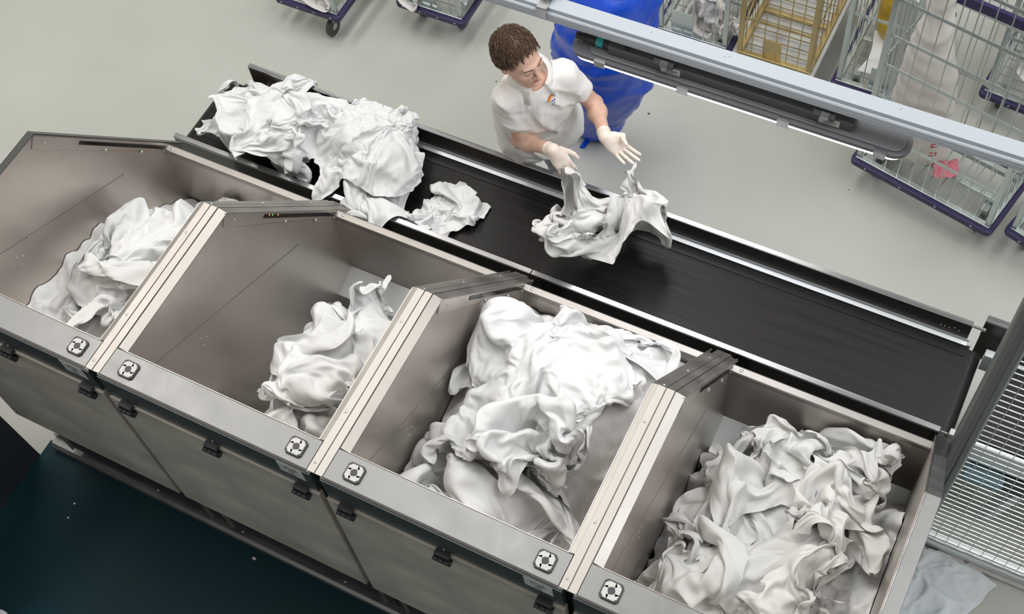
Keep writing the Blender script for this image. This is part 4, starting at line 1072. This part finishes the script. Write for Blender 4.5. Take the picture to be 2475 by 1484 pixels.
# trousers and shoes
def leg_field(P):
    hp = A3((-1.945, 3.155, .88)); d = ellip(P, hp, (.180, .130, .15), TR)
    for s_ in (-1, 1):
        h0 = hp - rt * s_ * .085 + A3((0, 0, -.04)); k0 = A3((-1.965, 3.16, .48)) - rt * s_ * .10; a0 = A3((-1.99, 3.20, .09)) - rt * s_ * .13
        g = rcone(P, h0, k0, .092, .068); g = smin(g, rcone(P, k0, a0, .068, .056), .03); d = smin(d, g, .035)
    d = d - .008 * folds(P, 5, 10, 14, 34, [(0, .2, 1), (.3, .3, .9)], .04)
    return smax(d, .07 - P[..., 2], .004)
V5, F5 = field_mesh(leg_field, (-2.26, 2.92, .04), (-1.68, 3.38, 1.06), .009)
tr_ = vf_object('trousers', V5, F5, [M['trouser']], op, 1)
for s_ in (-1, 1):
    a0 = A3((-1.99, 3.20, .0)) - rt * s_ * .13
    def shoe(P):
        d = ellip(P, a0 + fw * .06 + A3((0, 0, .035)), (.050, .135, .045), TR); d = smin(d, rcone(P, a0 + A3((0, 0, .05)), a0 + A3((0, 0, .10)), .045, .045), .02)
        return smax(d, .002 - P[..., 2], .004)
    V6, F6 = field_mesh(shoe, a0 + A3((-.2, -.2, -.01)), a0 + A3((.2, .2, .15)), .010)
    vf_object('shoe', V6, F6, [M['dark_plastic']], op, 1)
h_ = Vector((-1.795, 3.10, .90)); MB().box(-.006, .022, -.012, .006, -.03, .03).build('leather_tag', mat('brown_leather_tag', (.10, .035, .02), .5), op).location = h_ - root_loc(op)

# gloved hands
def hand(name, wr, f_, t_, curls, spread, thumb, sgn, fa):
    fa = fa / np.linalg.norm(fa)
    f_ = f_ / np.linalg.norm(f_); t_ = t_ - f_ * (t_ @ f_); t_ /= np.linalg.norm(t_); n_ = np.cross(f_, t_) * sgn      # n_: out of the palm
    Rm = np.stack([f_, t_, n_], 1)
    def L(x, y, z): return wr + Rm @ A3((x, y, z))
    chains = []
    base = [(.092, .030), (.096, .010), (.091, -.011), (.082, -.030)]; lens = [(.042, .025, .020), (.046, .029, .021), (.042, .027, .020), (.033, .020, .018)]
    for i in range(4):
        ang = 0; p_ = A3((base[i][0], base[i][1], 0)); sp = spread[i]; c = [p_]
        for j in range(3):
            ang += curls[i][j]; dr = A3((math.cos(ang) * math.cos(sp), math.sin(sp), math.sin(ang) * math.cos(sp))); p_ = p_ + dr * lens[i][j]; c.append(p_)
        chains.append(c)
    tp = [A3((.028, .030, .010)), A3((.060, .052, .018)) , A3(thumb[0]), A3(thumb[1])]
    def fn(P):
        q = ((P - wr) @ Rm) / .93
        d = ellip(q, (.055, .0, .0), (.052, .040, .017))
        d = smin(d, rcone(q, (.020, .012, 0), (.088, .028, 0), .018, .012), .012); d = smin(d, rcone(q, (.020, -.012, 0), (.080, -.028, 0), .018, .011), .012)
        d = smin(d, rcone(P, wr - fa * .030, wr, .0270, .0250) , .012); d = smin(d, rcone(q, (0, 0, 0), (.03, 0, 0), .0250, .0245), .02)
        d = smin(d, ellip(q, (.040, .026, .010), (.030, .018, .014)), .012)
        for i, c in enumerate(chains):
            r = (.0098, .0088, .0082, .0074) if i < 3 else (.0084, .0076, .0070, .0064)
            g = rcone(q, c[0] - A3((.02, 0, 0)), c[0], r[0], r[0])
            for j in range(3): g = smin(g, rcone(q, c[j], c[j + 1], r[j], r[j + 1]), .003)
            d = smin(d, g, .004)
        g = rcone(q, tp[0], tp[1], .0155, .0125); g = smin(g, rcone(q, tp[1], tp[2], .0125, .0108), .003); g = smin(g, rcone(q, tp[2], tp[3], .0108, .0088), .003)
        d = smin(d, g, .008)
        # loose rolled cuff
        al = (P - wr) @ fa; ra = np.linalg.norm(P - wr - al[..., None] * fa, axis=-1)
        d = smax(d, np.where(ra < .06, -.034 - al, -1), .002)
        e_ = np.hypot(al + .034, ra - .0275) - .0034
        d = smin(d, e_, .005)
        return d - .0011 * folds(q, 4, 8, 60, 140, None, .01)
    lo = wr - .235; hi = wr + .235
    V_, F_ = field_mesh(fn, wr + f_ * .075 - .135, wr + f_ * .075 + .135, .0027)
    return vf_object(name, V_, F_, [M['glove']], op, 1)
CX, CY, CZ = A3(RX), A3(DN), A3(FW)
hand('right_glove', wrR + (wrR - elR) * .02, CX * .64 + CY * .77 + CZ * .55, CX * .8 - CY * .5, [(.25, .3, .2), (.30, .3, .25), (.35, .35, .3), (.4, .4, .3)], (.06, .01, -.04, -.10), ((.086, .066, .012), (.112, .070, .012)), -1, wrR - elR)
hand('left_glove', wrL + (wrL - elL) * .02, CX * .78 + CY * .60 + CZ * .25, CX * .5 - CY * .8, [(.10, .15, .1), (.18, .2, .15), (.28, .25, .2), (.38, .3, .2)], (.06, .0, -.10, -.22), ((.066, .034, .045), (.088, .024, .056)), 1, wrL - elL)

def linen_material(name, c, fine):
    m = mat(name, c, .88, 0, None, ((fine, fine, fine), .22, .003)); nt = m.node_tree; b = nt.nodes['Principled BSDF']
    # soft creases: ridged noise under the weave
    tcn = [n for n in nt.nodes if n.type == 'TEX_COORD'][0]; bp0 = [n for n in nt.nodes if n.type == 'BUMP'][0]
    rg = nt.nodes.new('ShaderNodeTexNoise'); rg.noise_type = 'RIDGED_MULTIFRACTAL'; rg.inputs['Scale'].default_value = 7.0; rg.inputs['Detail'].default_value = 2.5
    rg.inputs['Distortion'].default_value = .7; rg.normalize = True
    nt.links.new(tcn.outputs['Object'], rg.inputs[0])
    b2_ = nt.nodes.new('ShaderNodeBump'); b2_.inputs['Strength'].default_value = .55; b2_.inputs['Distance'].default_value = .012
    nt.links.new(rg.outputs[0], b2_.inputs['Height']); nt.links.new(b2_.outputs[0], bp0.inputs['Normal'])
    b.inputs['Sheen Weight'].default_value = .15
    return m
M['linen'] = linen_material('white_cotton_sheet', (.76, .77, .775), 45)
M['towel'] = linen_material('off_white_towel', (.73, .73, .715), 140)
M['linen_grey'] = linen_material('greyish_linen', (.66, .64, .63), 60)
M['linen_cool'] = linen_material('bluish_white_linen', (.72, .77, .80), 60)

def place(P, name, m_, label, cat, group, seed, s1=.05, s2=.03, levels=2, solid=0.0, clip=None):
    P = refine(P, seed, s1, s2, .006, levels)
    if clip:
        P[..., 0] = np.clip(P[..., 0], clip[0] + .003, clip[1] - .003); P[..., 1] = np.clip(P[..., 1], 1.106, 2.232)
    c = P.reshape(-1, 3).mean(0); c[2] = P[..., 2].min()
    o = bpy.data.objects.new(name, grid_mesh(name, P - c, m_)); COL.objects.link(o); o.location = tuple(c)
    if solid:
        s_ = o.modifiers.new('thickness', 'SOLIDIFY'); s_.thickness = solid; s_.offset = 0
    tag(o, label, cat, group)
    return o

def heap(x0, x1, y0, y1, f_, label, seed, bump=.04, n=30):
    rng = np.random.default_rng(seed)
    t = np.linspace(0, 1, n); u, v = np.meshgrid(t, t, indexing='ij'); X = x0 + (x1 - x0) * u; Y = y0 + (y1 - y0) * v
    Z = f_(X, Y) + bump * smooth_noise(rng, n, 5) - .010
    P = refine(np.stack([X, Y, Z], -1), seed, .40, .15, .03, 2, 40)
    P[..., 2] += .05 * (folds(P, seed + 50, 14, 10, 26, None, .06) - .4)
    P[..., 0] = np.clip(P[..., 0], x0 + .001, x1 - .001); P[..., 1] = np.clip(P[..., 1], y0 + .003, y1 - .004)
    c = np.array(((x0 + x1) / 2, (y0 + y1) / 2, 0.28))
    lowz = np.where(P[..., 1] > 2.085, .552, .285)
    o = bpy.data.objects.new('laundry_heap', grid_mesh('laundry_heap', np.stack([P[..., 0], P[..., 1], np.maximum(P[..., 2], lowz)], -1) - c, M['linen'], P[..., 2] > lowz + .02)); COL.objects.link(o); o.location = tuple(c)
    tag(o, label, 'laundry', None, 'stuff')

heap(-3.388, -2.587, 1.106, 2.236, lambda X, Y: 1.07 - .10 * (Y - 1.3) - .8 * np.maximum(0, Y - 1.75), 'deeper white laundry filling the leftmost steel bin under its loose sheets', 1, .035)
heap(-2.470, -1.670, 1.106, 2.236, lambda X, Y: .20 + .93 * np.exp(-(np.abs((X + 1.95) / .40)) ** 2.5 - ((Y - 1.40) / .50) ** 2), 'deeper white laundry low in the second bin from the left', 2, .03)
heap(-1.552, -.752, 1.106, 2.236, lambda X, Y: 1.03 - .1 * (Y - 1.1) + .42 * np.exp(-((X + 1.12) / .36) ** 2 - ((Y - 1.78) / .32) ** 2) - .5 * np.maximum(0, Y - 2.05), 'deeper white laundry under the big sheets of the third bin', 3, .03)
heap(-.635, .165, 1.106, 2.236, lambda X, Y: 1.03 - .20 * (Y - 1.2) + .22 * (X + .2) - 1.6 * np.maximum(0, Y - 1.95) - .9 * np.maximum(0, -.50 - X), 'deeper white laundry under the towels of the rightmost bin', 4, .04)

CLIP = {'bin1': (-3.390, -2.588), 'bin2': (-2.472, -1.670), 'bin3': (-1.554, -.752), 'belt': None}
LB = {
 'bin1': ['white sheet at the back of the leftmost bin, partly under the others', 'white sheet along the left wall of the leftmost bin', 'white sheet nearest the front ledge of the leftmost bin', 'white sheet lying topmost in the middle of the leftmost bin'],
 'bin2': ['white sheet at the back of the second bin, reaching towards the dark hopper belt', 'white sheet at the front left of the heap in the second bin', 'white sheet against the right partition in the middle of the second bin', 'white sheet on top of the heap in the second bin, peaked towards the back', 'white sheet by the front right corner inside the second bin'],
 'bin3': ['white sheet at the rear right of the third bin, beside the back rim', 'white sheet low at the front left of the third bin', 'white sheet low at the front right of the third bin under a larger one', 'white sheet at the left flank of the heap in the third bin', 'big smooth white sheet crowning the overfull third bin', 'white sheet flung over the front right of the heap in the third bin'],
 'belt': ['white sheet hanging over the near guard at the right end of the belt pile', 'white sheet low at the left end of the pile on the belt', 'white sheet on top of the left lump of the belt pile', 'large rounded white sheet, the right lump of the pile on the belt', 'white sheet between the two lumps of the belt pile, near the front guard'],
}
for key in ('bin1', 'bin2', 'bin3', 'belt'):
    grp = {'bin1': 'sheets in the leftmost bin', 'bin2': 'sheets in the second bin', 'bin3': 'sheets in the third bin', 'belt': 'sheets piled on the conveyor belt'}[key]
    for k, P in enumerate(drapes(key)):
        place(P, 'bed_sheet', M['linen'], LB[key][k], 'sheet', grp, 100 + k, clip=CLIP[key])
# towels of the last bin
D4 = drapes('bin4')
for k in (0, 1): place(D4[k], 'bed_sheet', M['linen'], ('white cloth spread at the back of the rightmost bin under the towels', 'white cloth spread at the front of the rightmost bin under the towels')[k], 'sheet', 'cloths under the towels in the rightmost bin', 120 + k, clip=(-.636, .165))
used = {}; T = D4[2:]; cs = [P.reshape(-1, 3).mean(0) for P in T]
order = sorted(range(len(T)), key=lambda i: cs[i][1])
rows = ['beside the front ledge', 'in the front half', 'in the middle', 'in the rear half', 'by the rear wall']
for ri in range(5):
    mem = sorted(order[ri * 3:ri * 3 + 3], key=lambda i: cs[i][0])
    for j, i in enumerate(mem):
        if i >= len(T): continue
        pos = (['leftmost', 'centre', 'rightmost'] if len(mem) == 3 else ['left', 'right'])[j]
        o = place(T[i], 'towel', M['towel'], 'crumpled white towel %s of the rightmost bin, %s one there' % (rows[ri], pos), 'towel', 'towels heaped in the rightmost bin', 140 + i, .03, .02, 2, clip=(-.636, .165))
        if i in (3, 7, 11):
            # small woven laundry mark
            P = T[i]; a, b = P.shape[0] // 2, P.shape[1] // 2; q = Vector(P[a, b] - np.array(o.location)); n_ = Vector(normals(P)[a, b])
            if n_.z < 0: n_ = -n_
            tx = n_.orthogonal().normalized(); ty = n_.cross(tx); mk = MB()
            for r_ in range(3):
                c_ = q + n_ * .006 + ty * (r_ - 1) * .008
                mk.bar(tuple(c_ - tx * .012), tuple(c_ + tx * .012), .0025, .0006, tuple(n_))
            mk.build('laundry_mark', M['blue_print'], o)
LS = drapes('loose')[0]; LC = np.array((-2.07, 2.70, .624)); LS = (LS - LC) * np.array((.66, .85, 1)) + LC + np.array((-.11, -.065, 0)); LS[..., 2] = np.maximum(LS[..., 2], .627)
place(LS, 'bed_sheet', M['linen'], 'small white cloth lying alone on the black belt, right of the pile', 'sheet', None, 171)
place(drapes('floor')[0] + np.array((.02, 0, 0)), 'floor_towel', M['linen_cool'], 'bluish white towel dropped on the floor beside the rightmost bin', 'towel', None, 172, .02, .015)
# bundle in mid-air
TH = drapes('thrown'); cen = np.concatenate([p.reshape(-1, 3) for p in TH]).mean(0)
Rz = np.array(Euler((.25, -.1, .35)).to_matrix()); tgt = np.array((-1.405, 2.715, .905))
th = empty('thrown_laundry', tuple(tgt)); tag(th, 'crumpled white bundle of laundry in mid-air just below the operator\'s gloves', 'laundry')
for k, P in enumerate(TH):
    Q = refine(((P - cen) * np.array((.82, .86, .9))) @ Rz.T, 180 + k, .05, .03)
    o = bpy.data.objects.new('cloth', grid_mesh('cloth', Q, M['towel'])); COL.objects.link(o); o.parent = th

# linen inside the roll containers: the two draped pieces are placed again in each cart
CL_ = drapes('cart'); cc0 = np.array((4.28, .34, .5)); meshes = [grid_mesh('cart_linen', refine(P - cc0, 190 + k, .06, .03), M['linen_grey']) for k, P in enumerate(CL_)]
spots = [
 ((-1.66, 4.62, .33), .2, (1.1, 1.1, 1.2), 0, 'greyish white linen in the front of the container left of the yellowish cage'),
 ((-1.60, 4.86, .42), 2.0, (1.1, 1.1, 1.2), 1, 'greyish white linen at the back of the container left of the yellowish cage'),
 ((-1.58, 4.52, .30), 1.2, (.9, .9, 1.1), 1, 'white linen bulging at the front right of the container left of the yellowish cage'),
 ((-3.73, 3.97, .33), .4, (1.1, 1.1, 1.1), 0, 'white linen in the container at the top edge with the big caster'),
 ((-3.80, 4.22, .36), 2.4, (1.1, 1.1, 1.1), 1, 'white linen further back in the container with the big caster'),
 ((-3.00, 4.20, .33), 1.4, (1.1, 1.1, 1.1), 1, 'white linen at the right of the container just left of the overhead beam'),
 ((-3.22, 4.14, .33), .2, (.9, .9, 1.1), 0, 'white linen at the left of the container just left of the overhead beam'),
 ((.02, 4.86, .45), .2, (1.1, 1.1, 1.6), 0, 'white linen in the grey container behind the hanging sack'),
 ((.10, 5.05, .70), 2.2, (1.1, 1.1, 1.5), 1, 'white linen heaped high in the grey container behind the hanging sack'),
 ((.62, 4.62, .55), .9, (1.1, 1.1, 1.6), 1, 'white linen in the container in the upper right corner'),
]
for loc_, rz, sc_, k, lb in spots:
    o = bpy.data.objects.new('cart_linen', meshes[k]); COL.objects.link(o); o.location = loc_; o.rotation_euler = (0, 0, rz); o.scale = sc_
    tag(o, lb, 'linen', 'linen in the roll containers')

# ------------------------------------------------------------------ blue bag, hanging sack, yellow sack
def loft(rings, nth=72, nz=70, seed=1, amp=.02, vert=14, twist=0.0):
    """rings: (cx, cy, z, rx, ry); returns a folded tube surface (n, m, 3) closed round"""
    R_ = np.array(rings, float); t = np.linspace(0, len(rings) - 1, nz)
    I = [np.interp(t, np.arange(len(rings)), R_[:, j]) for j in range(5)]
    k = np.array([1, 2, 3, 2, 1]) / 9.0
    I = [np.convolve(np.pad(a, 2, mode='edge'), k, 'valid') if j != 2 else a for j, a in enumerate(I)]
    th_ = np.linspace(0, 2 * PI, nth + 1); Tt, TH_ = np.meshgrid(np.arange(nz), th_, indexing='ij')
    dx, dy = np.cos(TH_), np.sin(TH_)
    X = I[0][:, None] + I[3][:, None] * dx; Y = I[1][:, None] + I[4][:, None] * dy; Z = I[2][:, None] + 0 * dx
    P = np.stack([X, Y, Z], -1)
    f_ = folds(P * A3((1, 1, .35)), seed, 14, vert, vert * 2.4, None, .05) + .6 * folds(P * A3((.5, .5, 1)), seed + 1, 8, vert, vert * 2, [(.2, .2, 1), (.5, -.3, .8)], .05)
    f_[:, -1] = f_[:, 0]
    P[..., 0] += dx * f_ * amp; P[..., 1] += dy * f_ * amp
    return P
def sheet_obj(name, P, m_, parent):
    off = np.array(root_loc(parent)) if parent else 0
    o = bpy.data.objects.new(name, grid_mesh(name, P - off, m_)); COL.objects.link(o); o.parent = parent
    return o
M['tarp'] = mat('shiny_blue_tarpaulin', (.008, .075, .60), .24, 0, ((5, 5, 5), .15, .1), ((45, 45, 45), .30, .005))
bb = empty('blue_bag', (-1.95, 3.72, 0)); tag(bb, 'big shiny blue tarpaulin laundry bag standing behind the operator', 'bag')
sheet_obj('bag_body', loft([(-1.965, 3.735, .004, .03, .02), (-1.965, 3.735, .006, .10, .04), (-1.955, 3.73, .10, .12, .07), (-1.93, 3.715, .25, .16, .12), (-1.90, 3.70, .45, .205, .16), (-1.865, 3.685, .65, .225, .19), (-1.84, 3.66, .85, .225, .20), (-1.80, 3.63, 1.1, .215, .21), (-1.78, 3.62, 1.35, .20, .20), (-1.77, 3.61, 1.5, .10, .10), (-1.77, 3.61, 1.55, .06, .06), (-1.77, 3.61, 1.62, .09, .09)], 120, 120, 21, .034, 9), M['tarp'], bb)
st = MB().prism([(-1.985, 3.70), (-1.955, 3.70), (-1.965, 3.625), (-1.99, 3.622)], 'z', .003, .008).build('bag_strap', M['tarp'], bb, local=False)
M['sack'] = mat('cream_cotton_sack', (.74, .70, .65), .85, 0, ((6, 6, 6), .08, 0), ((80, 80, 80), .2, .003))
sk = empty('laundry_sack', (-.40, 4.10, .22)); tag(sk, 'cream cotton sack with red print hanging in the nearest wire container', 'sack')
sheet_obj('sack_body', loft([(-.385, 4.11, .222, .02, .02), (-.385, 4.11, .224, .13, .08), (-.385, 4.11, .28, .160, .095), (-.39, 4.11, .45, .145, .095), (-.40, 4.10, .65, .140, .092), (-.41, 4.09, .85, .120, .085), (-.43, 4.08, 1.05, .085, .07), (-.435, 4.07, 1.2, .055, .05), (-.44, 4.06, 1.4, .050, .045), (-.44, 4.05, 1.68, .035, .035)], 96, 100, 31, .024, 13), M['sack'], sk)
red = mat('red_sack_print', (.55, .03, .05), .7)
for k, ch in enumerate('union'):
    text_part('red_letter', ch, .075, (-.262 - .004 * k, 4.008 + .003 * k, .36 + .062 * k), (math.radians(78), math.radians(-90), math.radians(38)), red, sk, 'LEFT', .0008).location -= Vector(sk.location)
text_part('red_letter', 'w', .075, (-.50, 3.996, .28), (math.radians(70), 0, math.radians(-30)), red, sk, 'LEFT', .0008).location -= Vector(sk.location)
pk = mat('pink_cloth', (.62, .22, .26), .85)
pc = refine(np.stack(np.meshgrid(np.linspace(-.06, .06, 12), np.linspace(-.05, .05, 12), indexing='ij') + [np.random.default_rng(2).normal(0, .008, (12, 12)) + .022], -1), 5, .2, .1)
o = bpy.data.objects.new('pink_cloth', grid_mesh('pink_cloth', pc, pk)); COL.objects.link(o); o.location = (-.20, 4.05, .222); o.rotation_euler = (0, 0, .4)
tag(o, 'small pink cloth at the foot of the cream sack in the wire container', 'cloth')
ys = empty('yellow_sack', (-.74, 4.88, .22)); tag(ys, 'yellow sack lying in the container left of the nearest one', 'sack')
sheet_obj('sack_body', loft([(-.70, 4.86, .222, .02, .02), (-.70, 4.86, .224, .10, .14), (-.70, 4.86, .30, .12, .18), (-.70, 4.84, .55, .12, .17), (-.71, 4.84, .75, .08, .12), (-.71, 4.85, .85, .02, .03)], 60, 50, 41, .02, 14), mat('yellow_plastic_sack', (.62, .42, .03), .4, 0, ((10, 10, 10), .2, .1)), ys)
t_ = np.linspace(0, 1, 16); u_, v_ = np.meshgrid(t_, np.linspace(-.5, .5, 5), indexing='ij')
cp = np.stack([-.79 + .05 * np.sin(u_ * 2.4) + v_ * (.05 + .03 * u_), 4.78 - .30 * u_, .232 + .012 * np.sin(u_ * 9) + .006 * v_], -1)
place(cp, 'cloth_strip', M['linen'], 'white strip of cloth on the wire base of the container left of the nearest', 'cloth', None, 61, .02, .01)
gl = MB().box(-.69, -.50, 4.52, 4.545, .30, .78).build('grey_lid', mat('pale_grey_plastic_lid', (.50, .50, .49), .5), bevel=.01); tag(gl, 'pale grey plastic lid standing in the container with the yellow sack', 'lid')
ccp = (drapes('loose')[0] - np.array((-2.1, 2.65, .62))) * .5 + np.array((-3.30, .12, .005)); ccp[..., 2] = np.maximum(ccp[..., 2], .006)
place(ccp, 'white_cloth', M['linen'], 'scrap of white cloth on the teal mat at the lower left corner', 'cloth', None, 62)
for (x, y, r_, lb) in ((-2.357, .943, .009, 'round white scrap of lint on the teal mat, largest one below the second bin'), (-3.29, .802, .005, 'tiny white lint scrap on the teal mat near the dark cabinet, the upper one'), (-3.275, .732, .005, 'tiny white lint scrap on the teal mat near the dark cabinet, the lower one')):
    o = MB().cyl((0, 0, .001), r_, .002, 'z', 9).build('lint_scrap', M['filter']); o.location = (x, y, .004); o.scale = (1.2, .8, 1); tag(o, lb, 'lint', 'lint scraps on the teal mat')
o = MB().cyl((0, 0, .003), .007, .006, 'z', 7, .004).build('leaf_crumb', mat('brown_crumb', (.16, .09, .04), .7)); o.location = (-1.746, 3.975, 0); tag(o, 'small brown crumb on the open floor right of the blue bag', 'crumb')
